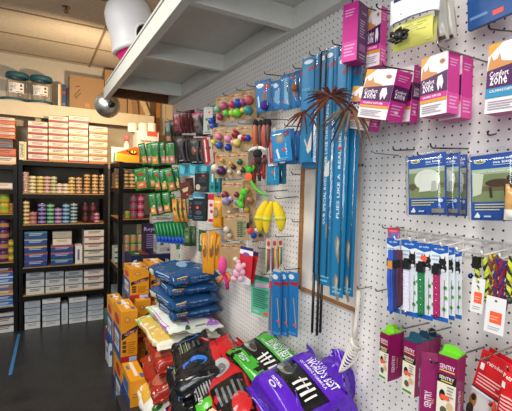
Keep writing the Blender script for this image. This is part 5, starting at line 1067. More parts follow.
# ---------------- blue carded toys (mid height, upper row)
def bluecard(r, off, lab, extra, tilt=5, a=25, col='#1870aa', t_=.022, dots=(), name='cat_toy_pack'):
    t, w, h = hang(name, lab, 'cat toy', *r, off, a, tilt)
    mb = MB(); mb.box(-w / 2, 0, -h / 2, w / 2, .002, h / 2, P(col)); mb.draw(lambda u, v, e: (u * w, -e, v * h), extra, asp=h / w); mb.build('backing_card', t)
    if dots:
        for u, v, r_, c in dots: 
            mb = MB(); mb.sph((u * w, -r_ * .6, v * h), r_, P(c, 'fabric'), 12); mb.build('toy', t)
    mb = MB(); mb.rect(lambda u, v, e: (u * w * 1.04, -t_ * max(0, 1 - (2 * u) ** 4) ** .5 * max(0, 1 - (2 * v) ** 6) ** .5, v * h * 1.02), -.5, -.5, .5, .5, P('#e8f2f6', 'clear'), 0, 10, 10); mb.build('clear_bag', t)
    return t
wh_logo = [('e', -.2, .34, .22, .07, '#dfe8ee'), ('p', [(.0, .34), (.42, .4), (.36, .22), (.08, .2)], '#a8403c')]
bluecard((256, 80, 271.5, 112), .17, 'blue carded toy with orange sticker and purple ball, left of upper row', wh_logo + [('e', .12, .12, .12, .035, '#f0512c'), ('p', [(-.1, .05), (.2, .08), (.25, -.12), (-.1, -.16)], '#7c7060'), ('p', [(-.4, .0), (-.3, .05), (-.25, -.3), (-.35, -.35)], '#c8d8e0')], dots=((.12, -.32, .02, '#4c2c8c'),))
bluecard((272, 80, 283, 110), .14, 'blue carded toy with dark red lure, second of upper row', [('e', -.1, .32, .22, .07, '#c8d8e0'), ('r', .0, -.1, .15, .2, '#5c1c34'), ('e', -.3, -.1, .1, .03, '#f0512c'), ('p', [(-.2, .15), (.3, .2), (.1, -.35), (-.3, -.2)], '#6ca8c8')])
bluecard((282, 74, 292, 110), .14, 'pale blue clear toy bag with striped lure, third of upper row', [('p', [(-.2, .4), (.3, .42), (.3, -.4), (-.3, -.3)], '#7cb0cc'), ('r', .0, .0, .15, .3, '#3a3430'), ('e', -.3, -.25, .12, .03, '#f0512c'), ('r', .1, -.3, .25, .0, '#8c7c64')])
bluecard((289, 72, 300, 108), .13, 'blue toy bag with ginger lure, fourth of upper row', [('p', [(-.1, .2), (.2, .22), (.25, -.05), (.05, -.25), (-.15, -.1)], '#b8682c'), ('p', [(-.4, .4), (.1, .44), (.0, .3)], '#a8403c')], dots=((.1, .05, .014, '#b06830'),))
bluecard((296, 70, 304, 107), .12, 'blue toy bag at the right end of the upper row', [('r', -.3, -.3, -.1, .3, '#3c3830'), ('p', [(-.1, .4), (.4, .44), (.3, .3)], '#a8403c')])
# second row
bluecard((272, 130, 291, 162), .18, 'blue carded toy with grey fluffy mouse and orange sticker, front of second row', [('e', -.05, .24, .24, .16, '#8c8478'), ('e', -.05, .24, .14, .09, '#a89c8c'), ('p', [(.15, .42), (.45, .46), (.45, .3), (.2, .26)], '#7c3450'), ('e', .12, -.12, .12, .045, '#f0512c'), ('p', [(-.3, -.1), (-.2, -.05), (-.1, -.38), (-.2, -.42)], '#dfe8ee'), ('l', -.45, -.36, .3, -.46, 2, '#8cc8e4')], tilt=8, col='#2489c4')
bluecard((284, 129, 295, 164), .13, 'deep blue carded toy just behind the mouse toy card', [('r', -.2, .0, .3, .2, '#14406c'), ('r', .0, -.3, .2, -.2, '#5c3c34')], tilt=6, col='#1766a4')
bluecard((290, 131, 300, 164), .10, 'deep blue carded toy at the right end of second row', [('r', -.1, -.4, .3, -.3, '#3c3430'), ('l', -.4, .4, .2, .2, 3, '#5ca8d4')], tilt=4, col='#176aac')
hpouch('toy_pouch', 'clear pouch holding a long red toy left of the mouse toy card', 'cat toy', (268, 128, 277, 166), .16, '#a8b0b0', [('r', -.3, -.42, .3, .2, '#9c3440'), ('r', -.1, -.3, .1, .1, '#c86c6c')], tilt=5, t_=.015, a=20, kind='soft')
bluecard((267, 162, 279, 185), .15, 'teal blue card with orange sticker below the mouse toy card', [('e', .0, .05, .12, .06, '#f0512c'), ('r', -.4, .3, .4, .46, '#8c9ca8')], tilt=1, col='#1c88b0', a=15)
bluecard((279, 163, 286, 184), .11, 'narrow dark teal card just behind the teal blue card', [('r', -.3, -.4, .1, .4, '#16546c')], tilt=1, col='#1a7898', a=15)

# ---------------- tan carded ball toys
TAN = '#a88a62'
script = [('p', [(-.4, .33), (-.1, .44), (.3, .42), (.4, .34), (.1, .3), (-.2, .28)], '#c8ac84'), ('t', 'Skoobz', -.02, .37, .09, '#7c2218', .68), ('e', -.36, .36, .05, .03, '#b8281c')]
def toycard(r, off, lab, balls, extra=(), a=25, tilt=2, col=TAN, logo=True, clear=True):
    t, w, h = hang('cat_toy_card', lab, 'cat toy', *r, off, a, tilt)
    mb = MB(); mb.box(-w / 2, 0, -h / 2, w / 2, .0015, h / 2, P(col, 'card')); mb.draw(lambda u, v, e: (u * w, -e, v * h), (script if logo else []) + list(extra), asp=h / w); mb.build('backing_card', t)
    for u, v, rr, c in balls:
        mb = MB(); R0 = rr * w * .86; mb.sph((u * w, -R0 * .9, v * h), R0, P(c, 'print'), 14)
        mb.sph((u * w - R0 * .3, -R0 * 1.55, v * h + R0 * .25), R0 * .38, P('#e6dfd0', 'print'), 8, (1, .5, 1)); mb.build('toy_ball', t)
    return t
pk, bl_, gn, yl, rd_, wh_, tl = '#d0487c', '#2a3fa0', '#5cb83c', '#d9c43c', '#b82434', '#ddd6c8', '#2c8a8c'
T = toycard
T((216, 96, 231, 122), .16, 'tan toy card with pink and green balls, left end of top row', [(-.28, -.0, .2, '#7cb48c'), (.2, .06, .24, '#b84a6c'), (-.1, -.32, .2, '#a8305c'), (.34, -.22, .22, gn)])
T((230, 92, 245, 120), .15, 'tan toy card with blue and lime balls, second in top row', [(-.2, .05, .22, '#b8305c'), (.18, .06, .26, bl_), (.16, -.28, .26, '#6cc82c'), (-.25, -.25, .2, '#a8c43c')])
T((241, 89, 257, 119), .12, 'tan toy card with coral and teal balls, right end of top row', [(-.25, .06, .2, '#8c3c8c'), (.15, .1, .26, '#c85c5c'), (.1, -.24, .26, tl), (-.3, -.2, .16, yl)])
T((254, 96, 262, 118), .08, 'tan toy card edge with red ball behind the top row right card', [(.0, .0, .3, '#a84a3c'), (.1, -.3, .25, tl)], logo=False)
T((209, 116, 218, 130), .15, 'small blue toy bag just below the left top row card', [(.0, .1, .34, '#2c4c9c'), (.1, -.25, .3, '#3c5ca8')], col='#2c4a8c', logo=False)
T((213, 127, 226, 152), .16, 'tan toy card with pink, blue and yellow dotted balls, second row left', [(.1, .1, .24, '#e07c9c'), (-.3, -.1, .2, '#c8c43c'), (.15, -.25, .25, '#2858a8')])
T((224, 129, 235, 153), .14, 'tan toy card with pink over blue ball, second row', [(.05, .08, .3, '#e08cb0'), (.05, -.28, .3, '#1c3c9c')])
T((232, 126, 244, 152), .14, 'tan toy card with dark red and yellow balls, second row', [(.0, .16, .32, '#8c1c2c'), (-.3, -.12, .2, '#e09cb0'), (.1, -.16, .3, '#dcc46c')])
T((240, 125, 252, 150), .12, 'tan toy card with white, red and blue toy, second row right', [(-.3, .0, .24, '#e6dfd4'), (.0, -.02, .26, '#a81c2c'), (.3, -.05, .24, '#20309c')])
T((215, 153, 229, 178), .17, 'tan toy card with cream plush and purple beaded ball, third row left', [(-.32, -.1, .26, '#dfd4bc'), (.1, .2, .14, '#b89c3c'), (.16, -.22, .3, '#4c1c4c'), (.3, -.1, .12, '#c8b8c8')], extra=[('e', -.2, .3, .2, .04, '#c85c3c')])
T((228, 153, 238, 177), .15, 'tan toy card with amber and dark balls, third row middle', [(-.1, .05, .2, '#d98c2c'), (.2, -.1, .24, '#2a2a2c'), (-.2, -.28, .22, '#c8c0b0')])
T((237, 152, 248, 178), .14, 'tan toy card with dark green ball, third row right', [(-.1, .12, .26, '#1c5c40'), (.2, -.2, .24, '#3a3028'), (-.2, -.3, .2, '#d8ccb8')])
T((222, 181, 235, 206), .17, 'tan toy card with grey lilac rolls, fourth row left', [(-.1, -.05, .26, '#7c2c34'), (.0, -.3, .3, '#8c84a8'), (.3, -.2, .18, '#a89cb8')])
T((233, 181, 243, 208), .15, 'tan toy card with brown and lilac balls, fourth row middle', [(.0, .0, .26, '#6c2c30'), (.1, -.28, .28, '#8878a0')])
T((222, 204, 239, 217), .14, 'tan toy card seen edge on between fourth and fifth rows', [(.0, -.1, .1, '#d8ccb8')], logo=False)
T((224, 214, 236, 240), .16, 'tan toy card with white mouse toy, fifth row left', [(-.1, -.1, .26, '#c8beb0'), (.1, -.32, .2, '#b8ac98')])
T((235, 213, 249, 240), .15, 'tan toy card with green wire springs, fifth row right', [], extra=[('r', -.3, -.4, -.2, .2, '#6c8c6c'), ('r', -.1, -.4, .0, .2, '#4c7c5c'), ('r', .12, -.4, .22, .2, '#7ca080'), ('l', -.35, .2, .3, -.4, 9, '#3c4c3c')])
T((220, 243, 233, 268), .13, 'tan toy card behind the pink net fish, sixth row left', [], )
T((231, 243, 244, 270), .13, 'tan toy card behind the pink plush, sixth row', [(.0, -.1, .2, '#d8ccb0')])
T((243, 180, 256, 230), .10, 'long tan card hung with amber and grey balls beside the lime frog', [(-.1, .3, .2, '#c8a43c'), (.2, .1, .24, '#a8704c'), (-.1, -.1, .22, '#c8a43c'), (.1, -.3, .22, '#7c6c5c')], logo=False)
# crinkle monsters / lime frog
def plush(name, lab, px, py, off, parts, cat='cat toy', group=None):
    c = onX(px, py, WALL - off); t = thing(name, lab, cat, c, -PI / 2 + .4)
    s = (c - O).length / FPX   # one photo pixel in metres at that spot
    for nm, shapes in parts:
        mb = MB()
        for sh in shapes:
            if sh[0] == 's': _, x, z, r, col, sc = sh; mb.sph((x * s * 1.15, -r * s * .5, z * s), r * s, P(col, 'fabric'), 14, sc)
            else: _, pts, r, col = sh; mb.tube([(x * s * 1.15, -r * s * .5 + y * s, z * s) for x, y, z in pts], r * s, P(col, 'fabric'), 8, rs=[r * s * (1 - .5 * i / len(pts)) for i in range(len(pts))])
        mb.build(nm, t)
    return t
LG = '#4cc82c'
plush('frog_toy', 'lime green long legged toy with round orange tag', 250, 175, .17, [('body', [('s', 0, 5, 3.4, '#3cb83c', (1, .7, 1)), ('t', [(-3, 0, 4), (-5, 0, 8), (-3, 0, 10)], 1.2, LG), ('t', [(3, 0, 4), (5, 0, 8), (3, 0, 9)], 1.2, LG)]), ('leg', [('t', [(1, 0, -3), (3, 0, -8), (7, 0, -13), (14, 0, -18), (20, 0, -20)], 1.6, LG)]), ('round_tag', [('s', 0, -2, 4.6, '#e8643c', (1, .15, 1)), ('s', 0, -2.5, 2.6, '#f0c8a0', (1, .3, .3))])])
plush('bone_toy', 'lime green bone shaped toy beside the tan ball cards', 243, 198, .19, [('body', [('s', 2, 6, 3.6, LG, (1, .8, 1)), ('t', [(1, 0, 4), (-3, 0, -4)], 2.4, LG), ('s', -3, -5, 3, LG, (1, .8, 1)), ('s', -1, -7, 3, LG, (1, .8, 1))])])
PKN = '#e04c8c'
plush('net_fish_toy', 'hot pink net toy with orange and magenta tails', 224.5, 268, .2, [('body', [('s', 0, 3, 6, PKN, (.85, .7, 1.45))]), ('tail', [('t', [(0, 0, -6), (-3, 0, -12), (-6, 0, -15)], 2.2, '#d9702c'), ('t', [(0, 0, -5), (4, 0, -12), (5, 0, -20)], 2.4, '#c8206c'), ('t', [(3, 0, -4), (7, 0, -7), (6, 0, -12)], 2, '#e0803c')])])
PP = '#e0a8b8'
plush('plush_toy', 'pale pink fluffy plush toy in front of a red card', 239, 272, .21, [('body', [('s', 2, 5, 4.6, PP, (1, .8, 1)), ('s', -1, -1, 4.4, PP, (1, .8, 1)), ('s', -4, -7, 3.6, PP, (1.2, .8, .8)), ('s', 5, 1, 3.2, PP, (1, .8, 1)), ('s', 3, -6, 3.2, PP, (1, .8, 1)), ('s', 0, 10, 2.6, PP, (1, .8, 1)), ('s', 6, 8, 2.4, PP, (1, .8, 1))])])
hcard('cat_toy_card', 'red and white toy card with navy header behind the pink plush', 'cat toy', (239, 247, 252, 284), .17, '#c82a38', [('r', -.5, .3, .5, .5, '#e6e2e6'), ('r', -.5, .42, .5, .5, '#2a2a6c'), ('e', .0, .3, .25, .06, '#8c4c8c'), ('p', [(-.5, -.5), (.5, -.5), (.5, -.35), (-.5, -.2)], '#d8dce0')], a=25, tilt=-4, hole=False)
hcard('cat_toy_card', 'narrow red toy card right of the navy headed card', 'cat toy', (249, 251, 256, 284), .12, '#b8242c', [('r', -.5, .38, .5, .5, '#2a2a5c'), ('r', -.1, -.4, .2, .3, '#8c1820')], a=25, tilt=-10, hole=False)
# leather-look shoe toys on a hook
for i, (x0, x1, y1, c1, lab) in enumerate(((253, 258, 150, '#b85c34', 'orange brown dangling strap toy, left of the dark bunch'), (258, 263, 152, '#4c2420', 'dark brown dangling strap toy in the middle of the bunch'), (262, 268, 150, '#a84c34', 'rust dangling strap toy, right of the dark bunch'), (266, 271, 148, '#5c2c28', 'maroon dangling strap toy at the right end of the bunch'))):
    t, w, h = hang('strap_toy', lab, 'dog toy', x0, 122, x1, y1, .17, 25, 0)
    mb = MB(); n = 10; mb.tube([(0, -.004 * math.sin(PI * k / n), h * (.5 - k / n)) for k in range(n + 1)], w * .4, P(c1, 'rubber'), 10, rs=[w * (.15 + .38 * math.sin(PI * min(1, k / n * .9 + .08))) for k in range(n + 1)]); bd = mb.build('body', t)
    mb = MB(); mb.sph((0, 0, h * .44), w * .5, P('#17130f', 'fabric'), 10, (1, .9, 1.4)); mb.build('tuft', t)
    mb = MB(); mb.box(-w * .2, -w * .5, h * .05, w * .2, -w * .36, h * .15, P('#5c3480')); mb.build('stitched_patch', bd)
plush('skunk_toy', 'black and white plush toy arching below the strap toys', 259, 152, .18, [('body', [('s', 0, -2, 4.5, '#1d1a1a', (1.2, .8, 1)), ('s', 1, -8, 4, '#2c2420', (1.2, .8, 1)), ('s', -3, -10, 2.6, '#8c3c2c', (1.2, .8, 1)), ('s', 5, -9, 2.4, '#5c544c', (1, .8, 1))]), ('white_arm', [('t', [(-1, -1, 4), (-6, -1, 3), (-10, -1, 1)], 1.9, '#e6e2dc')]), ('white_arm', [('t', [(1, -1, 4), (6, -1, 3), (9, -1, 1)], 1.9, '#e6e2dc')])])
for i, (x0, x1, lab, cc) in enumerate(((251, 257, 'dark red long toy hanging below the black and white plush, left', '#6c1c1c'), (257, 262, 'black long toy hanging below the black and white plush, middle', '#241c1c'), (261, 267, 'crimson long toy hanging below the black and white plush, right', '#8c1c20'))):
    t, w, h = hang('strap_toy', lab, 'dog toy', x0, 155, x1, 183 - 2 * i, .15, 25, 0)
    mb = MB(); n = 8; mb.tube([(w * .1 * math.sin(k), 0, h * (.5 - k / n)) for k in range(n + 1)], w * .4, P(cc, 'rubber'), 8, rs=[w * (.2 + .28 * math.sin(PI * k / n)) for k in range(n + 1)]); mb.build('body', t)
    mb = MB(); mb.sph((-w * .1, -w * .35, -h * .25), w * .22, P('#c8381c', 'rubber'), 8); mb.build('red_bobble', t)
# yellow bananas
for i, (x0, x1, y0, y1, lab) in enumerate(((259, 268, 201, 232, 'yellow banana shaped toy, left of three'), (266, 273, 201, 234, 'yellow banana shaped toy, middle of three'), (273, 282, 202, 231, 'yellow banana shaped toy, right of three'))):
    t, w, h = hang('banana_toy', lab, 'cat toy', x0, y0, x1, y1, .17, 25, 0); mb = MB(); n = 12; sg = (1, 1, -1)[i]
    mb.tube([(sg * w * (.32 - .75 * math.sin(PI * (k / n) * .62)) * (1 if True else 0), 0, h * (.5 - k / n)) for k in range(n + 1)], w * .3, P('#e8c81c', 'fabric'), 10, rs=[w * (.1 + .42 * math.sin(PI * min(1, (k / n) * .93 + .06)) ** .8) for k in range(n + 1)]); mb.build('body', t)
    mb = MB(); q = .55; mb.tube([(sg * w * (.32 - .75 * math.sin(PI * q * .62)), 0, h * (.5 - q + .05)), (sg * w * (.32 - .75 * math.sin(PI * q * .62)), 0, h * (.5 - q - .05))], w * .56, P('#c8cc4c', 'fabric'), 12); mb.build('paper_band', t)
# small red/blue toy cluster and pen-like toys
plush('ball_toy', 'red and blue ball toy cluster with black tuft under the bananas', 252, 234, .16, [('red_ball', [('s', -1, 3, 3.2, '#d8402c', (1, 1, 1))]), ('blue_ball', [('s', 3, -1, 3.2, '#1c3c8c', (1, 1, 1))]), ('tuft', [('s', -4, 8, 2.2, '#1a1a1a', (.8, .8, 1.6))]), ('tag', [('s', 7, 5, 3.4, '#d8d0c8', (1.2, .2, .6))])])
hcard('cat_toy_card', 'small dark toy card with red script above the ball cluster', 'cat toy', (253, 221, 264, 241), .10, '#8c7458', [('t', 'Skoobz', .0, .2, .14, '#7c2218', .7), ('e', .2, -.2, .2, .1, '#2a3050')], a=25)
hcard('cat_toy_card', 'white toothbrush shaped chew on clear card below the green springs', 'cat toy', (243, 229, 252, 262), .09, '#c8c4ba', [('e', .0, .3, .35, .12, '#e0dcd4'), ('r', -.1, -.4, .1, .2, '#e0dcd4')], a=25)
for i, (x0, x1, lab) in enumerate(((265.5, 271, 'striped yellow, blue and red pen toy, left of three'), (271.5, 277, 'striped yellow, blue and red pen toy, middle of three'), (277.5, 283, 'striped yellow, blue and red pen toy, right of three'))):
    t, w, h = hang('stick_toy', lab, 'cat toy', x0, 238, x1, 276 - 3 * i, .14 - .02 * i, 25, 0)
    mb = MB(); mb.box(-w / 2, 0, h * .2, w / 2, .001, h * .5, P('#d8c8b8')); mb.draw(lambda u, v, e: (u * w, -e, h * .35 + v * h * .3), [('e', .0, .0, .3, .25, '#c83c2c')], asp=1); mb.build('header_card', t)
    mb = MB(); 
    for k in range(3): 
        mb.tube([(w * (-.25 + .25 * k), -.004, h * .22), (w * (-.2 + .25 * k), -.004, -h * .45 + .01 * k)], w * .13, P(['#d8d83c', '#1c6c9c', '#c82c2c'][(k + i) % 3], 'rubber'), 8)
    mb.build('sticks', t)
    mb = MB(); mb.rect(lambda u, v, e: (u * w * 1.1, -.012, v * h), -.5, -.5, .5, .5, P('#e8f2f6', 'clear'), 0, 2, 2); mb.build('clear_sleeve', t)
# mint green instruction card
hcard('product_card', 'mint green instruction card with small print and orange sticker', 'card', (251, 276, 272, 316), .10, '#5cb494', [('r', -.5, .38, .5, .5, '#2c6c5c'), ('r', -.4, .42, -.28, .48, '#c82c2c'), ('p', [(-.3, .3), (.4, .34), (.4, .24), (-.3, .2)], '#c8a4c0'), ('l', -.4, .16, .4, -.32, 9, '#2c6a58'), ('e', .2, -.42, .12, .04, '#f0512c'), ('e', -.25, -.42, .18, .03, '#8cccb4')], a=10, tilt=3)
# three tall blue packs
for i, (x0, x1, off, lab) in enumerate(((272, 281.5, .14, 'tall blue lure pack, left of three under the pen toys'), (280.5, 289, .12, 'tall blue lure pack, middle of three under the pen toys'), (288, 298, .11, 'tall blue lure pack, right of three under the pen toys'))):
    t, w, h = hang('cat_wand_pack', lab, 'cat toy', x0, 272, x1, 336, off, 15, 1)
    mb = MB(); mb.box(-w / 2, 0, -h / 2, w / 2, .002, h / 2, P('#1c74b4')); mb.draw(lambda u, v, e: (u * w, -e, v * h), [('e', -.2, .42, .3, .04, '#dfe8ee'), ('p', [(-.4, .34), (.5, .36), (.4, .28), (-.3, .3)], '#a82c3c'), ('p', [(.0, .1), (.1, .1), (.4, -.35), (.3, -.36)], '#a89c94'), ('e', .2, -.26 - .03 * i, .16, .02, '#f0512c'), ('l', -.4, -.44, .4, -.48, 2, '#6cb4dc')], asp=h / w); mb.build('backing_card', t)
    mb = MB(); mb.rect(lambda u, v, e: (u * w * 1.08, -.014 * max(0, 1 - (2 * u) ** 4) ** .5, v * h * 1.04), -.5, -.5, .5, .5, P('#e8f2f6', 'clear'), 0, 8, 4); mb.build('clear_sleeve', t)
hpouch('toy_pouch', 'narrow clear grey pouch hanging left of the tall blue packs', 'cat toy', (268.5, 276, 274, 336), .13, '#8c98a8', [('r', -.2, -.4, .2, .3, '#5c6478'), ('r', -.4, .3, .4, .42, '#a8404c')], t_=.012, a=15, kind='soft')

# ---------------- treats at the far end of the pegboard
GR = '#1f7a2c'
def treat(r, off, lab, k=0, tilt=8, a=50, col=GR, ops=None, t_=.03, name='dental_treat_pouch', cat='treats'):
    o = ops or [('p', [(-.4, .42), (.3, .42), (.3, -.1), (-.4, -.1)], '#dfe4d6'), ('e', .0, .22, .2, .08, ['#3c6c4c', '#b8302c', '#3c6c4c', '#2c5c8c'][k % 4]), ('e', .05, .05, .14, .05, '#5c7c5c'), ('r', -.32, -.42, .34, -.12, ['#d98c3c', '#d8703c', '#d06c8c', '#d9a04c'][k % 4]), ('e', .0, -.26, .2, .06, '#e6c8a0')]
    if a == 50 and name == 'dental_treat_pouch': a = random.uniform(34, 68); tilt = tilt + random.uniform(-3, 8); o = o + [('r', .36, -.5, .5, .5, '#12501c')]
    return hpouch(name, lab, cat, r, off, col, o, a=a, tilt=tilt, t_=t_, kind='print')
rows = [('top', [(140, 147, 143, 165, .28), (147, 153, 143, 165, .26), (151, 160, 142, 166, .25), (160, 166, 142, 165, .2), (166, 171, 143, 165, .17), (168, 176, 141, 165, .15), (176, 182, 143, 165, .1)]),
        ('middle', [(135, 149, 168, 190, .32), (149, 156, 168, 188, .27), (154, 161, 169, 191, .24), (160, 167, 169, 191, .2), (166, 175, 168, 192, .17), (174, 180, 168, 190, .12)]),
        ('bottom', [(150, 157, 193, 216, .27), (156, 163, 193, 215, .23), (163, 171, 192, 213, .19), (170, 176, 194, 212, .14)])]
for rn, lst in rows:
    for i, (x0, x1, y0, y1, off) in enumerate(lst):
        pos = 'leftmost' if i == 0 else 'rightmost' if i == len(lst) - 1 else ORD[i] + ' from left'
        treat((x0, y0, x1, y1), off, 'green treat pouch, %s on the %s hook of green pouches' % (pos, rn), k=i * 2 + (0 if rn != 'middle' else 1) , tilt=10 if rn != 'top' or i == 0 else 3)
for i in range(3):
    treat((173 + 4.2 * i, 199, 179 + 4.2 * i, 222), .16 - .03 * i, 'golden treat pouch, %s of three above the blue tipped brushes' % ('left', 'middle', 'right')[i], col='#c8862c', ops=[('r', -.3, -.2, .3, .3, '#dca050'), ('e', .0, .05, .18, .1, '#6c3c1c')], tilt=5)
# blue tipped green brushes
for i in range(9):
    x0 = 155 + i * 3.5; t, w, h = hang('dental_toy', 'green handled brush with blue tip, %s of the nine in the row' % ('leftmost' if i == 0 else 'rightmost' if i == 8 else ORD[i] + ' from left'), 'pet brush', x0, 220 + (2 - i * .2), x0 + 6.5, 242 + i * .4, .24 - i * .02, 45, 14)
    mb = MB(); mb.box(-w / 2, 0, -h / 2, w / 2, .002, h / 2, P('#1c5c34')); mb.draw(lambda u, v, e: (u * w, -e, v * h), [('p', [(-.1, .4), (.15, .4), (.1, -.2), (-.15, -.2)], '#6cc89c'), ('r', -.5, -.5, .5, -.3, '#1c4cb0'), ('e', .0, -.24, .3, .1, '#2c64c8')], asp=h / w); mb.build('backing_card', t)
    mb = MB(); mb.tube([(0, -.006, h * .42), (w * .05, -.008, 0), (0, -.006, -h * .2)], w * .12, P('#2c9c5c', 'rubber'), 6); bh = mb.build('brush_handle', t)
    mb = MB(); mb.sph((0, -.008, -h * .32), w * .25, P('#1c4cb8', 'rubber'), 10, (1, .6, 1.5)); mb.build('blue_tip', bh)
for i in range(2):
    treat((184 + 6 * i, 226, 191 + 5 * i, 246), .12 - .05 * i, 'olive green pouch, %s of two right of the brushes' % ('left', 'right')[i], col='#2c4a24', ops=[('r', -.4, -.3, .4, .3, '#4c6c3c'), ('e', .0, .0, .2, .14, '#7c8c54')], tilt=0)
hcard('treat_card', 'dark green and white card above the hanging ears, left', 'treats', (198.5, 230, 206, 252), .08, '#2a5c44', [('r', -.3, -.2, .3, .3, '#b8c8bc'), ('e', .0, -.05, .2, .12, '#5c7c68')], a=20)
# ears / chews in tall orange bags
for i, (x0, y0, x1, y1, off, lab) in enumerate(((202, 233, 208, 273, .17, 'long orange chew bag, left one beside the dark green card'), (208, 231, 215, 274, .15, 'long orange chew bag with dark print, middle one'), (215, 233, 220, 270, .12, 'long orange chew bag, right one beside the pink net toy'))):
    hpouch('chew_bag', lab, 'treats', (x0, y0, x1, y1), off, '#d9901c', [('e', .1, .05, .3, .16, '#7c5430'), ('r', -.1, .1, .1, .4, '#e8b048')], a=35, t_=.02, tilt=(4, -3, -2)[i], kind='print')
for i, (x0, y0, x1, y1, off, lab) in enumerate(((213.5, 197, 222, 228, .16, 'amber treat bag with round brown print, front one'), (220, 198, 226.5, 227, .12, 'amber treat bag just behind the round print one'))):
    hpouch('treat_pouch', lab, 'treats', (x0, y0, x1, y1), off, '#d8941c', [('e', -.05, .0, .36, .18, '#8c6c44'), ('e', -.05, .0, .24, .11, '#b0885c'), ('r', -.3, .3, .3, .4, '#e8b858')], a=35, t_=.03, tilt=-2, kind='print')
hcard('treat_card', 'red and white upright card left of the amber treat bags', 'treats', (208, 194, 214, 223), .17, '#d8c8c0', [('r', -.5, .3, .5, .5, '#b8243c'), ('e', .0, .12, .3, .06, '#c8304c'), ('e', .1, -.1, .25, .06, '#b83c3c'), ('r', -.4, -.46, .4, -.36, '#b8243c')], a=35, hole=False)
# black boxes with pale blue tops
for i, (x0, y0, x1, y1, off, lab) in enumerate(((188.5, 195, 193, 219, .2, 'narrow dark pack with orange dot left of the black cyan topped pack'), (192.5, 193, 205, 221, .18, 'black pack with pale blue top, orange sticker, in the lower row'), (203, 194, 209, 220, .13, 'black pack with red mark tucked behind the cyan topped one'))):
    hbox('treat_pack', lab, 'treats', (x0, y0, x1, y1), off, .03, '#1c2228', {'front': [('r', -.5, .3, .5, .5, '#4c8ca8' if i != 0 else '#6c7068'), ('r', -.42, .32, .42, .36, '#9cc4d0'), ('e', -.1, -.02, .12, .05, '#f0512c'), ('l', -.35, .2, .35, .08, 3, '#5c646c'), ('e', .0, -.2, .25, .08, '#4c5054'), ('l', -.35, -.32, .35, -.44, 2, '#4c6c7c')]}, a=38)
for i, (x0, y0, x1, y1, off, lab) in enumerate(((194.5, 173, 209, 192, .19, 'black pack with round cream print in the middle row'), (205, 172, 212, 192, .14, 'black pack behind the round cream print one'))):
    hbox('treat_pack', lab, 'treats', (x0, y0, x1, y1), off, .03, '#1a1c1e', {'front': [('e', -.25, -.25, .16, .16, '#b8ac94'), ('e', .1, .36, .12, .05, '#c8402c'), ('l', -.2, .3, .35, .0, 4, '#4c4e50'), ('l', -.1, -.2, .4, -.44, 3, '#5c5e58')]}, a=38)
for i, (x0, x1, off, lab) in enumerate(((179, 189, .22, 'teal headed package, left of three over the black packs'), (189, 200, .18, 'teal headed package, middle of three over the black packs'), (200, 212, .14, 'teal headed package, right of three over the black packs'))):
    hcard('treat_card', lab, 'treats', (x0, 164, x1, 175.5), off, '#2c8ca0', [('p', [(-.4, .4), (.1, .3), (.0, -.4), (-.4, -.3)], '#5cb4c4'), ('r', .1, -.3, .4, .3, '#1c6c80')], a=45, hole=False)
hcard('treat_card', 'brown jerky card with cream print, tilted, by the golden pouches', 'treats', (180, 182, 191, 199), .21, '#5c2c18', [('p', [(-.3, .1), (.3, .2), (.2, -.05), (-.2, -.1)], '#c8b08c'), ('e', .1, -.25, .1, .06, '#f0512c')], a=45, tilt=10)
hcard('treat_card', 'dark brown jerky card just behind the tilted brown one', 'treats', (186, 178, 194, 198), .14, '#3a2018', [('r', -.3, -.2, .3, .1, '#6c4028')], a=45, tilt=6)
# teal stick packs
for i in range(3):
    x0 = 209.5 + 5.2 * i; hcard('chew_stick_pack', 'teal and white stick pack, %s of three left of the beaded ball card' % ('left', 'middle', 'right')[i], 'treats', (x0, 166 + i, x0 + 5.4, 192.5), .16 - .03 * i, '#2c8c8c', [('r', -.1, -.1, .2, .45, '#c8d0cc'), ('r', -.2, .2, .3, .3, '#b84c4c'), ('e', .0, -.3, .3, .08, '#1c5c68')], a=35, hole=False)
# red and white stick packs
for i in range(4):
    x0 = 203.5 + 3.3 * i; hcard('chew_stick_pack', 'red and white slanted stick pack, %s of four by the tan cards' % ('leftmost', 'second', 'third', 'rightmost')[i], 'treats', (x0, 137 - i * .4, x0 + 4.6, 165), .2 - .035 * i, '#c8bcb0' if i % 2 else '#a82430', [('r', -.2, -.4, .1, .4, '#a82430' if i % 2 else '#d8ccc0'), ('e', .2, .1, .2, .05, '#6c3c3c')], a=40, tilt=8, hole=False)
# grey card, pinkish header
hcard('product_card', 'pale grey card with red sticker and small cat pictures, top row', 'card', (203.5, 107, 212.5, 134), .18, '#a8aca4', [('e', .1, .3, .14, .045, '#e8402c'), ('p', [(-.3, .08), (.3, .1), (.2, .0), (-.25, -.0)], '#4c5c48'), ('p', [(-.1, -.15), (.3, -.12), (.25, -.35), (.0, -.38)], '#6c6458'), ('l', -.35, -.4, .35, -.46, 2, '#5c5c58')], a=30)
for i in range(5):
    x0 = 173.5 + 3.6 * i; hpouch('jerky_pouch', 'maroon jerky pouch, %s of five high above the green pouches' % ('leftmost', 'second', 'third', 'fourth', 'rightmost')[i], 'treats', (x0, 113 - i * .8, x0 + 7.5, 133), .27 - .04 * i, '#5c1820', [('r', -.3, -.1, .3, .25, '#7c2c30'), ('e', -.05, .06, .16, .07, '#a86c50'), ('l', -.3, -.2, .2, -.4, 2, '#8c4444')], a=45, tilt=6, t_=.02, kind='print')
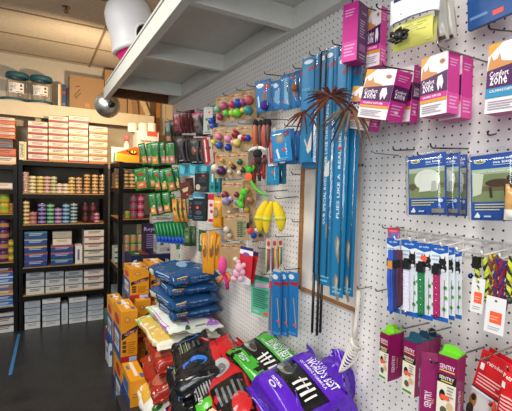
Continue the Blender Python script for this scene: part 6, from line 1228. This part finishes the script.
for i in range(3):
    x0 = 194 + 3.2 * i; hpouch('jerky_pouch', 'dark pouch with pink header, %s of three left of the grey card' % ('left', 'middle', 'right')[i], 'treats', (x0, 112, x0 + 8, 136), .2 - .04 * i, '#2c2422', [('r', -.5, .3, .5, .5, '#8c2c4c'), ('e', -.1, .0, .3, .1, '#6c5448'), ('l', -.3, -.2, .3, -.4, 3, '#5c5450')], a=40, tilt=14, t_=.02, kind='print')
for i in range(4):
    x0 = 165 + 3.2 * i; hpouch('jerky_pouch', 'dark olive pouch, %s of four at the far top left of the pegboard' % ('leftmost', 'second', 'third', 'rightmost')[i], 'treats', (x0, 121, x0 + 7, 143), .27 - .03 * i, '#2c3428', [('r', -.3, .0, .3, .3, '#4c6454'), ('r', -.3, -.42, .3, -.2, '#a86c34')], a=50, tilt=4, t_=.02, kind='print')
for i in range(4):
    x0 = 176 + 3.4 * i; hpouch('jerky_pouch', 'near black pouch with red spot, %s of four beneath the maroon pouches' % ('leftmost', 'second', 'third', 'rightmost')[i], 'treats', (x0, 136, x0 + 8.5, 163), .25 - .03 * i, '#1d1718', [('e', .05, .36, .26, .1, '#b02430' if i % 2 else '#4a2024'), ('p', [(-.2, .2), (.1, .24), (.0, -.3), (-.25, -.34)], '#4c3c34'), ('l', -.2, -.38, .3, -.45, 1, '#b8a8a0')], a=45, tilt=8, t_=.02, kind='print')
for i in range(3):
    x0 = 190 + 5 * i; hpouch('jerky_pouch', 'black pouch with brown window, %s of three left of the slanted sticks' % ('left', 'middle', 'right')[i], 'treats', (x0, 138, x0 + 9, 164), .2 - .03 * i, '#1c1818', [('r', -.35, .36, .35, .48, '#5c2c30'), ('e', .0, .0, .25, .16, '#6c4c3c'), ('e', .15, .0, .1, .04, '#e8502c'), ('l', -.3, -.4, .3, -.46, 1, '#c8b8b0')], a=40, tilt=4, t_=.02, kind='print')

# ---------------- hooks
HK = [(141, 141, .30, 'wire hook carrying the top row of green pouches'), (137, 167, .34, 'wire hook carrying the middle row of green pouches'), (151, 191.5, .29, 'wire hook carrying the bottom row of green pouches'), (175, 197.5, .18, 'wire hook carrying the golden treat pouches'), (157, 219, .26, 'wire hook carrying the blue tipped brushes'),
      (167, 120, .29, 'wire hook carrying the dark olive pouches'), (176, 111.5, .29, 'wire hook carrying the maroon jerky pouches'), (197, 110, .21, 'wire hook carrying the pink headed pouches'), (208, 106, .19, 'wire hook carrying the pale grey card'), (223, 95, .17, 'wire hook carrying the left pink and green ball card'),
      (236, 90, .14, 'wire hook carrying the blue and lime ball card'), (247, 86, .12, 'wire hook carrying the coral and teal ball card'), (264, 74, .17, 'long dark wire hook with chrome bead above the first blue card'), (284, 75, .1, 'wire hook carrying the second blue carded toy'), (293, 68, .12, 'wire hook carrying the ginger lure toy bag'),
      (309, 55, .14, 'wire hook carrying the wide blue wand packs'), (319, 51, .13, 'wire hook carrying the wand pack with the densest lettering'), (332, 44, .18, 'long dark wire hook carrying the wand pack with larger lettering'), (352, 52, .14, 'wire hook carrying the right end wand pack'), (262, 119, .14, 'wire hook carrying the dangling strap toys'), (284, 126, .16, 'wire hook carrying the mouse toy card'),
      (219, 126, .12, 'wire hook carrying the dotted ball card'), (238, 124, .12, 'wire hook carrying the dark red and yellow ball card'), (222, 152, .13, 'wire hook carrying the beaded ball card'), (242, 151, .1, 'wire hook carrying the dark green ball card'), (228, 180, .12, 'wire hook carrying the lilac roll card'), (266, 192, .12, 'bare dark wire hook left of the yellow bananas'),
      (275, 199, .12, 'wire hook carrying the yellow bananas'), (291, 174, .05, 'bare wire hook right of the teal blue cards'), (230, 213, .1, 'wire hook carrying the white mouse toy card'), (258, 249, .1, 'long bare wire hook right of the red toy cards'), (275, 237, .1, 'wire hook carrying the pen toys'), (284, 270, .1, 'wire hook carrying the tall blue packs'), (261, 275, .08, 'wire hook carrying the mint green card'),
      (226, 242, .12, 'wire hook carrying the hot pink net toy'), (240, 244, .12, 'wire hook carrying the pale pink plush'), (292, 222, .04, 'short bare wire hook right of the yellow bananas'), (352, 4, .2, 'wire hook carrying the highest magenta carton'), (376, 8, .15, 'wire hook carrying the white fronted carton'), (382, 66, .22, 'dark wire hook carrying the tilted cartons'), (440, 52, .16, 'wire hook carrying the upright diffuser cartons'),
      (217, 197, .17, 'wire hook carrying the amber treat bags'), (206, 231, .18, 'wire hook carrying the long orange chew bags'), (191, 193, .21, 'wire hook carrying the cyan topped black packs'), (198, 172, .2, 'wire hook carrying the round print black packs'), (179, 135, .27, 'wire hook carrying the near black pouches'), (205, 136, .21, 'wire hook carrying the slanted red and white sticks'), (211, 165, .17, 'wire hook carrying the teal stick packs')]
for px, py, L, lab in HK: hk(px, py, L, lab, dz=-.012 if L > .1 else 0, mat=('#4c4a46', 'metal'))
import numpy as np
f=385.;cx,cy=256,205.5
def d(px,py): return np.array([(px-cx)/f,-(py-cy)/f,1.])
Y=d(40,181);Y/=np.linalg.norm(Y)
roll=0.026
# horizon passes (40,181) slope roll ; X VP
X=d(943,181+roll*903); X-=X.dot(Y)*Y; X/=np.linalg.norm(X)
Z=np.cross(X,Y); 
if Z[1]<0: Z=-Z
R=np.array([X,Y,Z])  # world = R @ cam
H=1.6
def ray(px,py):
    return R@d(px,py)
def onX(px,py,x=1.02): 
    r=ray(px,py); t=x/r[0]; return r*t+[0,0,H]
def onY(px,py,y): r=ray(px,py); t=y/r[1]; return r*t+[0,0,H]
def onZ(px,py,z): r=ray(px,py); t=(z-H)/r[2]; return r*t+[0,0,H]
def proj(p):
    c=R.T@(np.array(p)-[0,0,H]); return cx+f*c[0]/c[2], cy-f*c[1]/c[2]
# ================================================================== LIGHT AND CAMERA
def area(name, loc, rot, sx, sy, e, col):
    l = bpy.data.lights.new(name, 'AREA'); l.shape = 'RECTANGLE'; l.size = sx; l.size_y = sy; l.energy = e; l.color = col
    o = bpy.data.objects.new(name, l); COL.objects.link(o); o.location = loc; o.rotation_euler = rot; return o
area('ceiling_panel_near', (-.6, -.3, 2.98), (0, 0, 0), 1.2, .6, 40, (1, .965, .94))
area('ceiling_panel_mid', (-.75, 2.3, 2.98), (0, 0, 0), .6, 1.2, 52, (1, .97, .9))
area('shop_window', (-1.6, -1.1, 1.9), (math.radians(82), 0, math.radians(-42)), 1.5, 1.2, 46, (.93, .97, 1))
pl = bpy.data.lights.new('clamp_lamp_bulb', 'SPOT'); pl.energy = 50; pl.color = (1, .76, .5); pl.spot_size = math.radians(150); pl.spot_blend = .6; pl.shadow_soft_size = .03
po = bpy.data.objects.new('clamp_lamp_bulb', pl); COL.objects.link(po); po.location = lc + mdir * .05; po.rotation_euler = mdir.to_track_quat('-Z', 'Y').to_euler()
w = bpy.data.worlds.new('World'); bpy.context.scene.world = w; w.use_nodes = True
w.node_tree.nodes['Background'].inputs[0].default_value = (.86, .92, 1, 1); w.node_tree.nodes['Background'].inputs[1].default_value = .2

cam = bpy.data.cameras.new('camera'); co = bpy.data.objects.new('camera', cam); COL.objects.link(co)
cam.sensor_width = 36; cam.sensor_fit = 'HORIZONTAL'; cam.lens = FPX / 512 * 36; cam.clip_start = .02
R3 = Matrix(((_X.x, _X.y, -_X.z), (_Y.x, _Y.y, -_Y.z), (_Z.x, _Z.y, -_Z.z)))
co.matrix_world = Matrix.Translation(O) @ R3.to_4x4()
S = bpy.context.scene; S.camera = co
S.view_settings.view_transform = 'Standard'; S.view_settings.look = 'None'; S.view_settings.gamma = 1; S.view_settings.use_curve_mapping = False
S.view_settings.exposure = 0.3
